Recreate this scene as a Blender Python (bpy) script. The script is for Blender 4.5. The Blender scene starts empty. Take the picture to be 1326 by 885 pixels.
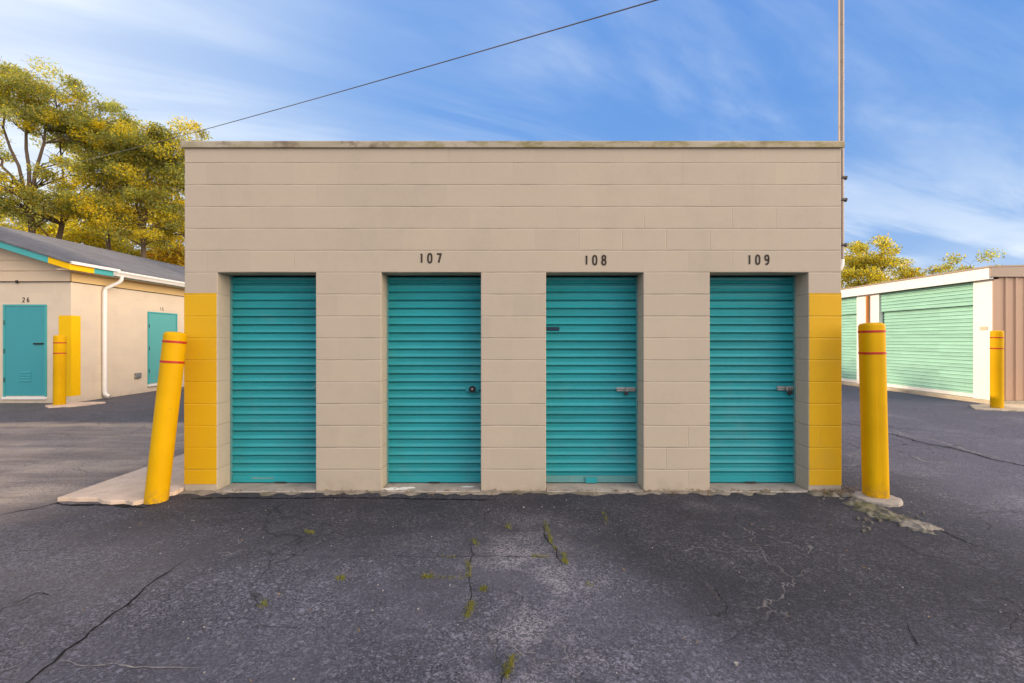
import bpy, math, random
import numpy as np
from mathutils import Vector, Matrix
R = math.radians
SC = bpy.context.scene
COL = SC.collection

# ------------------------------------------------------------------ camera, sky, sun, exposure
F = 600.0; U0, V0 = 663.0, 440.0; CAMH = 1.41
cam = bpy.data.objects.new('camera', bpy.data.cameras.new('camera'))
COL.objects.link(cam); SC.camera = cam
cam.data.sensor_width = 36; cam.data.lens = 36*F/1326
cam.data.shift_y = -2.5/1326
cam.data.clip_end = 5000; cam.data.clip_start = 0.05
cam.location = (0, 0, CAMH); cam.rotation_euler = (R(90), 0, 0)

SUN_EL, SUN_PHI = 22.8, 20.0          # elevation; angle north of due left
sd = Vector((-math.cos(R(SUN_PHI))*math.cos(R(SUN_EL)), math.sin(R(SUN_PHI))*math.cos(R(SUN_EL)), math.sin(R(SUN_EL))))
sun = bpy.data.objects.new('sun', bpy.data.lights.new('sun', 'SUN')); COL.objects.link(sun)
sun.data.energy = 2.6; sun.data.angle = R(0.6); sun.data.color = (1.0, 0.80, 0.56)
sun.rotation_euler = sd.to_track_quat('Z', 'Y').to_euler()

SC.view_settings.view_transform = 'Standard'; SC.view_settings.look = 'None'
SC.view_settings.exposure = 0.85; SC.view_settings.gamma = 1.0
SC.view_settings.use_curve_mapping = False
SC.cycles.max_bounces = 8; SC.cycles.diffuse_bounces = 4; SC.cycles.transparent_max_bounces = 8
SC.cycles.use_denoising = True

class NT:
    """tiny node-tree writer: sockets or constants go in, sockets come out"""
    def __init__(s, tree): s.t = tree; tree.nodes.clear()
    def n(s, typ, ins=None, out=0, **props):
        nd = s.t.nodes.new(typ)
        for k, v in props.items(): setattr(nd, k, v)
        for k, v in (ins or {}).items(): s.put(nd.inputs[k], v)
        return nd.outputs[out] if out is not None else nd
    def put(s, sock, v):
        if isinstance(v, bpy.types.NodeSocket): s.t.links.new(v, sock)
        else:
            if isinstance(v, (tuple, list)) and sock.type == 'RGBA' and len(v) == 3: v = (*v, 1)
            sock.default_value = v
    def m(s, op, a, b=0.0, c=0.0, clamp=False):
        return s.n('ShaderNodeMath', {0: a, 1: b, 2: c}, operation=op, use_clamp=clamp)
    def mix(s, f, a, b, mode='MIX'):
        nd = s.n('ShaderNodeMix', None, None, data_type='RGBA', blend_type=mode)
        s.put(nd.inputs[0], f); s.put(nd.inputs[6], a); s.put(nd.inputs[7], b)
        return nd.outputs[2]
    def noise(s, vec, scale, detail=3, rough=0.55, out=0, dist=0.0):
        return s.n('ShaderNodeTexNoise', {'Vector': vec, 'Scale': scale, 'Detail': detail, 'Roughness': rough, 'Distortion': dist}, out)
    def ramp(s, v, lo, hi, a=0.0, b=1.0):
        return s.n('ShaderNodeMapRange', {0: v, 1: lo, 2: hi, 3: a, 4: b}, interpolation_type='SMOOTHSTEP')
    def xyz(s, v):
        nd = s.n('ShaderNodeSeparateXYZ', {0: v}, None); return nd.outputs[0], nd.outputs[1], nd.outputs[2]
    def vec(s, x, y, z): return s.n('ShaderNodeCombineXYZ', {0: x, 1: y, 2: z})
    def scale(s, v, sc): return s.n('ShaderNodeVectorMath', {0: v, 1: sc}, operation='MULTIPLY')
    def add(s, v, o): return s.n('ShaderNodeVectorMath', {0: v, 1: o}, operation='ADD')

W = bpy.data.worlds.new('World'); SC.world = W; W.use_nodes = True
nt = NT(W.node_tree)
sky = nt.n('ShaderNodeTexSky', None, None, sky_type='NISHITA')
sky.sun_disc = False; sky.sun_elevation = R(SUN_EL); sky.sun_rotation = R(-90 + SUN_PHI)
sky.altitude = 0; sky.air_density = 1.0; sky.dust_density = 0.6; sky.ozone_density = 2.0
dirv = nt.n('ShaderNodeTexCoord')
dirv = nt.n('ShaderNodeTexCoord', None, 0)
gx, gy, gz = nt.xyz(dirv)
zc = nt.m('MAXIMUM', gz, 0.06)
px = nt.m('DIVIDE', gx, nt.m('ADD', zc, 0.12)); py = nt.m('DIVIDE', gy, nt.m('ADD', zc, 0.12))
pv = nt.vec(px, py, 0.0)
# thin streaky cirrus
rot = nt.n('ShaderNodeVectorRotate', {0: pv, 3: R(-24)}, rotation_type='Z_AXIS')
c1 = nt.noise(nt.scale(rot, (0.42, 1.5, 1)), 1.0, 7, 0.58, 0, 0.5)
c2 = nt.noise(pv, 0.55, 3, 0.5)
cir = nt.m('MULTIPLY', nt.ramp(c1, 0.40, 0.68), nt.ramp(c2, 0.34, 0.58))
c4 = nt.noise(nt.scale(rot, (0.6, 2.4, 1)), 1.0, 5, 0.55, 0, 0.6)     # finer combed streaks
cir = nt.m('MULTIPLY', cir, nt.ramp(c4, 0.30, 0.62, 0.45, 1.0))
low = nt.m('MULTIPLY', nt.ramp(gz, 0.42, 0.10), nt.ramp(c4, 0.38, 0.64, 0.12, 1.0))     # more of it low in the sky
veil = nt.m('MULTIPLY', nt.ramp(gx, -0.12, -0.72), nt.ramp(c2, 0.25, 0.7, 0.5, 1.0))    # thin bright veil on the sun's side
cir = nt.m('ADD', nt.m('ADD', nt.m('MULTIPLY', cir, 0.66), nt.m('MULTIPLY', low, 0.62)), nt.m('MULTIPLY', veil, 0.52), clamp=True)
# unseen cloud banks right of and behind the viewpoint, added as fill light
c3 = nt.noise(dirv, 2.2, 6, 0.55)
side = nt.m('SUBTRACT', nt.m('MULTIPLY', gx, 0.80), nt.m('MULTIPLY', gy, 0.72))
fill_bank = nt.m('MULTIPLY', nt.m('MAXIMUM', nt.ramp(side, 0.10, 0.72), nt.ramp(gy, -0.08, -0.40)), nt.ramp(c3, 0.30, 0.50))
sr, sg, sb = nt.xyz(sky.outputs[0])
blue = nt.n('ShaderNodeCombineColor', {0: nt.m('MULTIPLY', nt.m('POWER', sr, 0.70), 0.80), 1: nt.m('MULTIPLY', nt.m('POWER', sg, 0.42), 1.52), 2: nt.m('MULTIPLY', nt.m('POWER', sb, 0.14), 3.75)})
CL = 5.9
col = nt.mix(cir, blue, (0.90*CL, 0.98*CL, 1.06*CL))
east = nt.ramp(gx, 0.30, 0.85)
bcol = nt.mix(east, (8.4, 8.4, 8.9), (43.0, 35.8, 28.4))  # right-hand bank made brighter to lift the left building's side wall
col = nt.mix(nt.m('MULTIPLY', fill_bank, 0.92), col, bcol)
bg = nt.n('ShaderNodeBackground', {0: col, 1: 0.1})
nt.n('ShaderNodeOutputWorld', {0: bg}, None)

# ------------------------------------------------------------------ helpers
def g(u, v, z=0.0):
    """ground point met by a pixel of the 1326 x 885 survey picture"""
    y = (CAMH - z)*F/(v - V0); return ((u - U0)/F*y, y)

class MB:
    def __init__(s): s.v = []; s.f = []; s.mi = []
    def box(s, x0, x1, y0, y1, z0, z1, m=0):
        b = len(s.v)
        s.v += [(x0,y0,z0),(x1,y0,z0),(x1,y1,z0),(x0,y1,z0),(x0,y0,z1),(x1,y0,z1),(x1,y1,z1),(x0,y1,z1)]
        for q in ((3,2,1,0),(4,5,6,7),(0,1,5,4),(1,2,6,5),(2,3,7,6),(3,0,4,7)):
            s.f.append(tuple(b+i for i in q)); s.mi.append(m)
        return s
    def face(s, pts, m=0):
        b = len(s.v); s.v += [tuple(p) for p in pts]; s.f.append(tuple(range(b, b+len(pts)))); s.mi.append(m); return s
    def prism(s, poly, axis, a, b_, m=0):
        """poly: 2D points, pushed along axis from a to b_"""
        def P(p, t):
            return {'x': (t, p[0], p[1]), 'y': (p[0], t, p[1]), 'z': (p[0], p[1], t)}[axis]
        n = len(poly); b = len(s.v)
        s.v += [P(p, a) for p in poly] + [P(p, b_) for p in poly]
        for i in range(n):
            j = (i+1) % n; s.f.append((b+i, b+j, b+n+j, b+n+i)); s.mi.append(m)
        s.f.append(tuple(b+i for i in reversed(range(n)))); s.mi.append(m)
        s.f.append(tuple(b+n+i for i in range(n))); s.mi.append(m)
        return s
    def tube(s, path, rad, seg=10, m=0, cap=True):
        path = [Vector(p) for p in path]; n = len(path); b = len(s.v)
        if not hasattr(rad, '__len__'): rad = [rad]*n
        up = None
        for i, p in enumerate(path):
            d = (path[min(i+1, n-1)] - path[max(i-1, 0)]).normalized()
            if up is None: up = d.orthogonal().normalized()
            up = (up - d*up.dot(d)).normalized(); side = d.cross(up)
            for k in range(seg):
                a = 2*math.pi*k/seg
                s.v.append(tuple(p + (up*math.cos(a) + side*math.sin(a))*rad[i]))
        for i in range(n-1):
            for k in range(seg):
                k2 = (k+1) % seg
                s.f.append((b+i*seg+k, b+i*seg+k2, b+(i+1)*seg+k2, b+(i+1)*seg+k)); s.mi.append(m)
        if cap:
            s.f.append(tuple(b+k for k in reversed(range(seg)))); s.mi.append(m)
            s.f.append(tuple(b+(n-1)*seg+k for k in range(seg))); s.mi.append(m)
        return s
    def lathe(s, prof, seg=36, fn=None, m=0):
        """prof: (radius, z) rows; fn(angle) scales the radius"""
        b = len(s.v); n = len(prof)
        for r, z in prof:
            for k in range(seg):
                a = 2*math.pi*k/seg; q = fn(a) if fn else 1.0
                s.v.append((r*q*math.cos(a), r*q*math.sin(a), z))
        for i in range(n-1):
            for k in range(seg):
                k2 = (k+1) % seg
                s.f.append((b+i*seg+k, b+i*seg+k2, b+(i+1)*seg+k2, b+(i+1)*seg+k)); s.mi.append(m)
        s.f.append(tuple(b+k for k in reversed(range(seg)))); s.mi.append(m)
        s.f.append(tuple(b+(n-1)*seg+k for k in range(seg))); s.mi.append(m)
        return s
    def build(s, name, mats, parent=None, loc=(0,0,0), smooth=None, bevel=0, weld=False):
        me = bpy.data.meshes.new(name)
        v, f = s.v, s.f
        if weld:
            key = {}; mp = []; v = []
            for p in s.v:
                k = tuple(round(c, 5) for c in p)
                if k not in key: key[k] = len(v); v.append(p)
                mp.append(key[k])
            f = [tuple(mp[i] for i in q) for q in s.f]
        me.from_pydata(v, [], f)
        if not isinstance(mats, (list, tuple)): mats = [mats]
        for mm in mats: me.materials.append(mm)
        me.polygons.foreach_set('material_index', s.mi)
        me.update()
        o = bpy.data.objects.new(name, me); COL.objects.link(o); o.location = loc
        if parent: o.parent = parent
        if smooth is not None: me.shade_smooth(); me.set_sharp_from_angle(angle=R(smooth))
        if bevel:
            bm = o.modifiers.new('bevel', 'BEVEL'); bm.width = bevel; bm.segments = 2
            bm.limit_method = 'ANGLE'; bm.angle_limit = R(40)
        return o

def tag(o, label=None, cat=None, group=None, kind=None):
    if label: o['label'] = label
    if cat: o['category'] = cat
    if group: o['group'] = group
    if kind: o['kind'] = kind
    return o
def empty(name, loc=(0,0,0), label=None, cat=None, group=None):
    o = bpy.data.objects.new(name, None); COL.objects.link(o); o.location = loc; o.empty_display_size = 0.2
    return tag(o, label, cat, group)

# ------------------------------------------------------------------ materials
def newmat(name):
    m = bpy.data.materials.new(name); m.use_nodes = True
    return m, NT(m.node_tree)
def finish(t, col, rough=0.6, bump=None, bstr=0.3, bdist=0.01, spec=0.4, metal=0.0):
    ins = {'Base Color': col, 'Roughness': rough, 'Specular IOR Level': spec, 'Metallic': metal}
    if bump is not None:
        ins['Normal'] = t.n('ShaderNodeBump', {'Height': bump, 'Strength': bstr, 'Distance': bdist})
    b = t.n('ShaderNodeBsdfPrincipled', ins)
    t.n('ShaderNodeOutputMaterial', {0: b}, None)

def paint(name, c, rough=0.5, var=0.12, sc=3.0, grime=None, gamt=0.0, bump=0.08, spec=0.35, metal=0.0, bsc=120):
    m, t = newmat(name); P = t.n('ShaderNodeTexCoord', None, 3)
    n1 = t.noise(P, sc, 5, 0.6); n2 = t.noise(P, sc*9, 3, 0.6)
    f = t.m('ADD', t.m('MULTIPLY', t.m('SUBTRACT', n1, 0.5), 2*var), t.m('MULTIPLY', t.m('SUBTRACT', n2, 0.5), var))
    col = t.mix(1.0, c, t.n('ShaderNodeCombineColor', {0: t.m('ADD', f, 1.0), 1: t.m('ADD', f, 1.0), 2: t.m('ADD', f, 1.0)}), 'MULTIPLY')
    if grime:
        gm = t.m('MULTIPLY', t.ramp(t.noise(P, sc*2.3, 6, 0.65), 0.52, 0.72), gamt)
        col = t.mix(gm, col, grime)
    finish(t, col, t.m('ADD', rough, t.m('MULTIPLY', f, 0.6)), t.noise(P, bsc, 2, 0.5), bump, 0.004, spec, metal)
    return m

def block_wall(name, c, course=0.2032, length=0.4064, joint=0.55, vert=0.5, dirt=(0.20,0.17,0.13), base_dirt=0.35, z_off=0.0, tint=0.05, relief=0.75):
    """painted concrete block: real courses as relief, faint head joints, roller texture, a little grime"""
    m, t = newmat(name); P = t.n('ShaderNodeTexCoord', None, 3); x, y, z = t.xyz(P)
    wob = t.m('MULTIPLY', t.m('SUBTRACT', t.noise(P, 2.2, 3), 0.5), 0.010)
    zz = t.m('DIVIDE', t.m('ADD', t.m('ADD', z, wob), z_off), course)
    row = t.m('FLOOR', zz); fz = t.m('FRACT', zz)
    dz = t.m('MULTIPLY', t.m('SUBTRACT', 0.5, t.m('ABSOLUTE', t.m('SUBTRACT', fz, 0.5))), course)
    par = t.m('MULTIPLY', t.m('MODULO', t.m('ADD', row, 100.0), 2.0), 0.5)
    xx = t.m('ADD', t.m('DIVIDE', t.m('ADD', x, y), length), par)
    fx = t.m('FRACT', xx)
    dx = t.m('MULTIPLY', t.m('SUBTRACT', 0.5, t.m('ABSOLUTE', t.m('SUBTRACT', fx, 0.5))), length)
    jn = t.noise(P, 1.6, 4, 0.6)
    jz = t.m('MULTIPLY', t.ramp(dz, 0.0, 0.0095, 1.0, 0.0), t.ramp(jn, 0.30, 0.62, 0.35, 1.0))
    jx = t.m('MULTIPLY', t.ramp(dx, 0.0, 0.006, 1.0, 0.0), t.m('MULTIPLY', t.ramp(t.noise(P, 1.1, 3), 0.52, 0.66), vert))
    j = t.m('MAXIMUM', jz, jx)
    cell = t.n('ShaderNodeTexWhiteNoise', {'Vector': t.vec(t.m('FLOOR', xx), row, 0.0)}, 0, noise_dimensions='3D')
    tone = t.m('ADD', t.m('MULTIPLY', t.m('SUBTRACT', cell, 0.5), tint), t.m('MULTIPLY', t.m('SUBTRACT', t.noise(P, 0.9, 4), 0.5), 0.16))
    tone = t.m('ADD', tone, t.m('MULTIPLY', t.m('SUBTRACT', t.noise(P, 14, 4, 0.65), 0.5), 0.07))
    k = t.m('ADD', 1.0, tone)
    col = t.mix(1.0, c, t.n('ShaderNodeCombineColor', {0: k, 1: k, 2: t.m('SUBTRACT', k, t.m('MULTIPLY', tone, 0.4))}), 'MULTIPLY')
    col = t.mix(t.m('MULTIPLY', t.m('MULTIPLY', jz, t.ramp(t.noise(P, 3.1, 3), 0.42, 0.66)), joint), col, dirt)   # dirt lodged in the joints
    col = t.mix(t.m('MULTIPLY', jx, 0.22), col, dirt)
    # soil splashed up from the pavement and runs under the coping
    sp = t.m('MULTIPLY', t.ramp(t.m('ADD', z, t.m('MULTIPLY', t.noise(P, 9, 4), 0.16)), 0.06, 0.26, 1.0, 0.0), base_dirt)
    col = t.mix(t.m('MULTIPLY', sp, t.ramp(t.noise(P, 6, 5, 0.7), 0.35, 0.7)), col, dirt)
    stn = t.m('MULTIPLY', t.ramp(t.noise(t.scale(P, (9, 9, 0.8)), 1.0, 4, 0.6), 0.60, 0.78), t.ramp(z, 2.5, 3.2))
    col = t.mix(t.m('MULTIPLY', stn, 0.34), col, dirt)
    blot = t.ramp(t.noise(t.add(P, (3,1,8)), 1.5, 6, 0.7), 0.50, 0.72)
    col = t.mix(t.m('MULTIPLY', blot, 0.10), col, dirt)
    spk = t.ramp(t.noise(P, 38, 2, 0.5), 0.70, 0.78)
    col = t.mix(t.m('MULTIPLY', spk, 0.30), col, dirt)
    h = t.m('SUBTRACT', t.m('ADD', t.m('MULTIPLY', t.noise(P, 70, 4, 0.7), 0.30), t.m('MULTIPLY', t.noise(P, 9, 3), 0.10)), t.m('MULTIPLY', j, 1.0))
    finish(t, col, 0.62, h, relief, 0.008, 0.3)
    return m

M = {}
M['wall']   = block_wall('beige painted block', (0.430, 0.358, 0.276), joint=0.36, relief=0.55)
M['yblock'] = block_wall('yellow painted block', (0.62, 0.345, 0.001), base_dirt=0.15, joint=0.22, tint=0.04, relief=0.5)
M['cream']  = block_wall('cream painted block', (0.64, 0.535, 0.41), joint=0.05, vert=0.05, base_dirt=0.3, relief=0.22)
M['siding'] = paint('cream painted siding', (0.60, 0.47, 0.335), 0.55, 0.05)
M['frieze'] = paint('ochre frieze paint', (0.66, 0.46, 0.20), 0.5, 0.05)
def m_sleeve():
    m, t = newmat('yellow sleeve plastic'); P = t.n('ShaderNodeTexCoord', None, 3); x, y, z = t.xyz(P)
    oi = t.n('ShaderNodeObjectInfo', None, 5); Q = t.n('ShaderNodeVectorMath', {0: P, 1: t.vec(t.m('MULTIPLY', oi, 20.0), 3.0, 1.0)}, operation='ADD')
    col = t.mix(t.ramp(t.noise(Q, 2.0, 4), 0.35, 0.65), (0.58,0.312,0.001), (0.64,0.352,0.002))
    run = t.ramp(t.noise(t.scale(Q, (22, 22, 0.9)), 1.0, 4, 0.6), 0.52, 0.70)
    col = t.mix(t.m('MULTIPLY', run, 0.16), col, (0.42,0.20,0.01))
    scf = t.m('MULTIPLY', t.ramp(t.noise(t.scale(Q, (9, 9, 30)), 1.0, 4, 0.7), 0.66, 0.72), t.ramp(t.noise(Q, 2.6, 2), 0.45, 0.6))
    col = t.mix(t.m('MULTIPLY', scf, 0.5), col, (0.20,0.13,0.05))
    ft = t.m('MULTIPLY', t.ramp(t.m('ADD', z, t.m('MULTIPLY', t.noise(Q, 16, 4), 0.16)), 0.06, 0.24, 1.0, 0.0), t.ramp(t.noise(Q, 22, 4, 0.7), 0.38, 0.62))
    col = t.mix(t.m('MULTIPLY', ft, 0.55), col, (0.16,0.11,0.06))
    h = t.m('ADD', t.m('MULTIPLY', t.noise(Q, 4.0, 3), 1.0), t.m('MULTIPLY', t.noise(Q, 60, 2), 0.06))
    finish(t, col, t.ramp(run, 0, 1, 0.5, 0.65), h, 0.35, 0.02, 0.08)
    return m
M['yellow'] = m_sleeve()
M['ypaint'] = paint('yellow wall paint', (0.80, 0.47, 0.002), 0.5, 0.05, 2.0, None, 0, 0.08, 0.15)
M['red']    = paint('red reflective tape', (0.42, 0.018, 0.012), 0.4, 0.1, 8)
def m_curtain(name, c, pitch, ztop):
    """enamelled slats: slat-to-slat tone, faded patches, rub marks, slight oil-canning"""
    m, t = newmat(name); P = t.n('ShaderNodeTexCoord', None, 3); x, y, z = t.xyz(P)
    row = t.m('FLOOR', t.m('DIVIDE', t.m('SUBTRACT', ztop, z), pitch)); bay = t.m('FLOOR', t.m('DIVIDE', t.m('ADD', x, y), 1.5))
    rn = t.n('ShaderNodeTexWhiteNoise', {'Vector': t.vec(row, bay, 1.0)}, 0, noise_dimensions='3D')
    k = t.m('ADD', 0.88, t.m('ADD', t.m('MULTIPLY', rn, 0.16), t.m('MULTIPLY', t.m('SUBTRACT', t.noise(t.scale(P, (1.5, 1.5, 7)), 1.0, 5, 0.65), 0.5), 0.45)))
    col = t.mix(1.0, c, t.n('ShaderNodeCombineColor', {0: k, 1: k, 2: k}), 'MULTIPLY')
    fade = t.ramp(t.noise(t.scale(P, (2.2, 2.2, 3.0)), 1.0, 6, 0.7), 0.54, 0.74)
    col = t.mix(t.m('MULTIPLY', fade, 0.30), col, (c[0]*0.6+0.10, c[1]*0.75+0.06, c[2]*0.75+0.06))
    drt = t.m('MULTIPLY', t.ramp(t.noise(t.scale(P, (30, 30, 1.2)), 1.0, 5, 0.65), 0.56, 0.74), t.ramp(z, 1.4, 0.1, 0.15, 1.0))
    col = t.mix(t.m('MULTIPLY', drt, 0.30), col, (0.12,0.105,0.085))
    scr = t.ramp(t.noise(t.scale(P, (3, 3, 160)), 1.0, 3, 0.6), 0.70, 0.76)
    col = t.mix(t.m('MULTIPLY', scr, 0.35), col, (0.16,0.20,0.19))
    h = t.m('ADD', t.m('MULTIPLY', t.noise(t.scale(P, (3.0, 3.0, 1.2)), 1.0, 3), 1.0), t.m('MULTIPLY', t.noise(P, 40, 3), 0.05))
    finish(t, col, t.m('ADD', 0.34, t.m('MULTIPLY', fade, 0.2)), h, 0.5, 0.02, 0.32)
    return m
M['teal']   = m_curtain('teal baked enamel', (0.022, 0.275, 0.305), 0.0795, 2.02)
M['tealdoor'] = paint('teal door paint', (0.040, 0.285, 0.325), 0.42, 0.05, 2.0)
M['teallit'] = paint('lit teal door paint', (0.10,0.375,0.36), 0.5, 0.06, 2.0)  # door teal lightened to carry the stronger light on the side wall
M['tealtrim'] = paint('teal trim paint', (0.055, 0.335, 0.345), 0.45, 0.06, 3.0)
M['tealgrey'] = paint('worn teal rail', (0.10, 0.26, 0.26), 0.5, 0.2, 5.0, (0.25,0.25,0.22), 0.5)
M['mint']   = m_curtain('mint enamel', (0.315, 0.56, 0.44), 0.088, 2.235)
M['white']  = paint('white paint', (0.78, 0.745, 0.70), 0.45, 0.05, 3.0, (0.5,0.42,0.32), 0.2)
M['tanmetal'] = paint('tan metal panel', (0.46, 0.285, 0.185), 0.45, 0.06, 2.0)
M['tantrim'] = paint('tan metal trim', (0.36, 0.26, 0.19), 0.45, 0.06, 2.0)
M['rust']   = paint('rusty orange pipe', (0.52, 0.20, 0.04), 0.6, 0.15, 6.0)
M['steel']  = paint('galvanised steel', (0.34, 0.33, 0.32), 0.42, 0.12, 12.0, (0.18,0.13,0.10), 0.3, 0.05, 0.5, 0.6)
M['pole']   = paint('weathered conduit', (0.25, 0.20, 0.165), 0.5, 0.12, 6.0, (0.16,0.11,0.08), 0.5, 0.05, 0.4, 0.25)
M['dark']   = paint('blackened metal', (0.030, 0.028, 0.028), 0.38, 0.2, 12.0, None, 0, 0.05, 0.5, 0.4)
M['rubber'] = paint('black rubber', (0.018, 0.018, 0.018), 0.7, 0.2, 12.0)
M['letter'] = paint('dark stencil paint', (0.035, 0.024, 0.016), 0.7, 0.25, 30.0)
M['bluepaint'] = paint('dark blue patch', (0.005, 0.022, 0.05), 0.5, 0.2, 20.0)
M['darkgap'] = paint('dark interior', (0.03, 0.03, 0.03), 0.9, 0.1)
M['wood']   = paint('utility pole timber', (0.14, 0.10, 0.075), 0.8, 0.3, 5.0)
M['cable']  = paint('cable jacket', (0.085, 0.078, 0.075), 0.8, 0.15, 10.0)
M['bark']   = paint('bark', (0.135, 0.100, 0.075), 0.9, 0.35, 6.0, (0.05,0.04,0.03), 0.5, 0.8, 0.1, 0, 25)

def m_coping():
    m, t = newmat('weathered coping metal'); P = t.n('ShaderNodeTexCoord', None, 3); x, y, z = t.xyz(P)
    col = t.mix(t.ramp(t.noise(P, 0.9, 4), 0.35, 0.65), (0.42,0.365,0.275), (0.34,0.285,0.185))
    mossm = t.m('MULTIPLY', t.ramp(t.noise(t.scale(P, (1, 1, 2.5)), 3.1, 6, 0.7), 0.44, 0.60), t.ramp(x, -2.0, 0.4, 0.45, 1.0))
    col = t.mix(t.m('MULTIPLY', mossm, 0.80), col, (0.20,0.165,0.050))
    yl = t.ramp(t.noise(t.scale(P, (1,1,1)), 2.0, 5, 0.6), 0.62, 0.70)
    col = t.mix(t.m('MULTIPLY', yl, 0.7), col, (0.36,0.25,0.05))
    ru = t.ramp(t.noise(t.add(P, (7,0,0)), 1.7, 6, 0.7), 0.58, 0.68)
    col = t.mix(t.m('MULTIPLY', ru, 0.7), col, (0.13,0.08,0.055))
    finish(t, col, 0.55, t.noise(P, 30, 4), 0.25, 0.004, 0.4, 0.15)
    return m
M['coping'] = m_coping()

def m_concrete(name, a, b, dark, speck=0.4, moss=0.0):
    m, t = newmat(name); P = t.n('ShaderNodeTexCoord', None, 3)
    col = t.mix(t.ramp(t.noise(P, 3.0, 6, 0.65), 0.35, 0.68), a, b)
    col = t.mix(t.m('MULTIPLY', t.ramp(t.noise(P, 9, 6, 0.7), 0.52, 0.72), speck), col, dark)
    col = t.mix(t.m('MULTIPLY', t.ramp(t.noise(P, 90, 2), 0.60, 0.72), 0.5), col, dark)
    if moss: col = t.mix(t.m('MULTIPLY', t.ramp(t.noise(P, 5, 5, 0.7), 0.48, 0.62), moss), col, (0.10,0.095,0.04))
    finish(t, col, 0.85, t.m('ADD', t.noise(P, 25, 5, 0.65), t.m('MULTIPLY', t.noise(P, 140, 2), 0.4)), 0.55, 0.008, 0.2)
    return m
M['slab']  = m_concrete('sunny old concrete', (0.66,0.505,0.385), (0.54,0.41,0.31), (0.22,0.18,0.15), 0.35)
M['sill']  = m_concrete('grey sill concrete', (0.40,0.35,0.30), (0.29,0.255,0.22), (0.12,0.105,0.09), 0.5)
M['foot']  = m_concrete('rough mossy footing', (0.27,0.23,0.185), (0.16,0.14,0.115), (0.06,0.052,0.045), 0.75, 0.45)
M['rubble'] = m_concrete('broken mossy concrete', (0.27,0.235,0.19), (0.13,0.115,0.085), (0.045,0.04,0.033), 0.8, 0.7)
M['base']  = m_concrete('pale base concrete', (0.55,0.46,0.33), (0.44,0.36,0.26), (0.22,0.17,0.11), 0.5)

def m_shingle():
    m, t = newmat('grey asphalt shingle'); P = t.n('ShaderNodeTexCoord', None, 3); x, y, z = t.xyz(P)
    sl = t.m('DIVIDE', x, 0.135); row = t.m('FLOOR', sl); fr = t.m('FRACT', sl)
    tab = t.n('ShaderNodeTexWhiteNoise', {'Vector': t.vec(t.m('FLOOR', t.m('ADD', t.m('DIVIDE', y, 0.17), t.m('MULTIPLY', row, 0.5))), row, 0)}, 0, noise_dimensions='3D')
    k = t.m('ADD', 0.80, t.m('ADD', t.m('MULTIPLY', tab, 0.26), t.m('MULTIPLY', t.noise(P, 60, 3, 0.7), 0.3)))
    k = t.m('MULTIPLY', k, t.ramp(t.noise(P, 0.8, 4), 0.3, 0.7, 0.85, 1.1))
    col = t.mix(1.0, (0.122,0.120,0.127), t.n('ShaderNodeCombineColor', {0: k, 1: k, 2: k}), 'MULTIPLY')
    col = t.mix(t.ramp(fr, 0.86, 0.98), col, (0.05,0.05,0.05))
    finish(t, col, 0.9, t.m('ADD', t.m('MULTIPLY', fr, 0.8), t.m('MULTIPLY', t.noise(P, 150, 2), 0.3)), 0.6, 0.01, 0.2)
    return m
M['shingle'] = m_shingle()

def m_leaf(name, c, tr, var):
    m, t = newmat(name)
    rnd = t.n('ShaderNodeNewGeometry', None, 8); P = t.n('ShaderNodeTexCoord', None, 3)
    big = t.ramp(t.noise(P, 0.55, 3), 0.35, 0.65)
    k = t.m('ADD', 0.60, t.m('ADD', t.m('MULTIPLY', rnd, 0.5), t.m('MULTIPLY', big, 0.3)))
    kk = t.n('ShaderNodeCombineColor', {0: k, 1: k, 2: k})
    c0 = t.mix(t.m('MULTIPLY', rnd, 0.7), c, var)
    c1 = t.mix(1.0, c0, kk, 'MULTIPLY'); c2 = t.mix(1.0, tr, kk, 'MULTIPLY')
    d = t.n('ShaderNodeBsdfPrincipled', {'Base Color': c1, 'Roughness': 0.55, 'Specular IOR Level': 0.3})
    tl = t.n('ShaderNodeBsdfTranslucent', {0: c2})
    mx = t.n('ShaderNodeMixShader', {0: 0.55, 1: d, 2: tl})
    t.n('ShaderNodeOutputMaterial', {0: mx}, None)
    return m
LEAF = [m_leaf('green leaf', (0.185,0.210,0.068), (0.46,0.52,0.09), (0.25,0.25,0.10)),
        m_leaf('olive leaf', (0.265,0.265,0.085), (0.60,0.57,0.10), (0.34,0.30,0.11)),
        m_leaf('yellow leaf', (0.68,0.50,0.025), (0.95,0.76,0.02), (0.50,0.41,0.03)),
        m_leaf('rust leaf', (0.42,0.23,0.04), (0.70,0.36,0.03), (0.32,0.20,0.05))]

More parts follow.
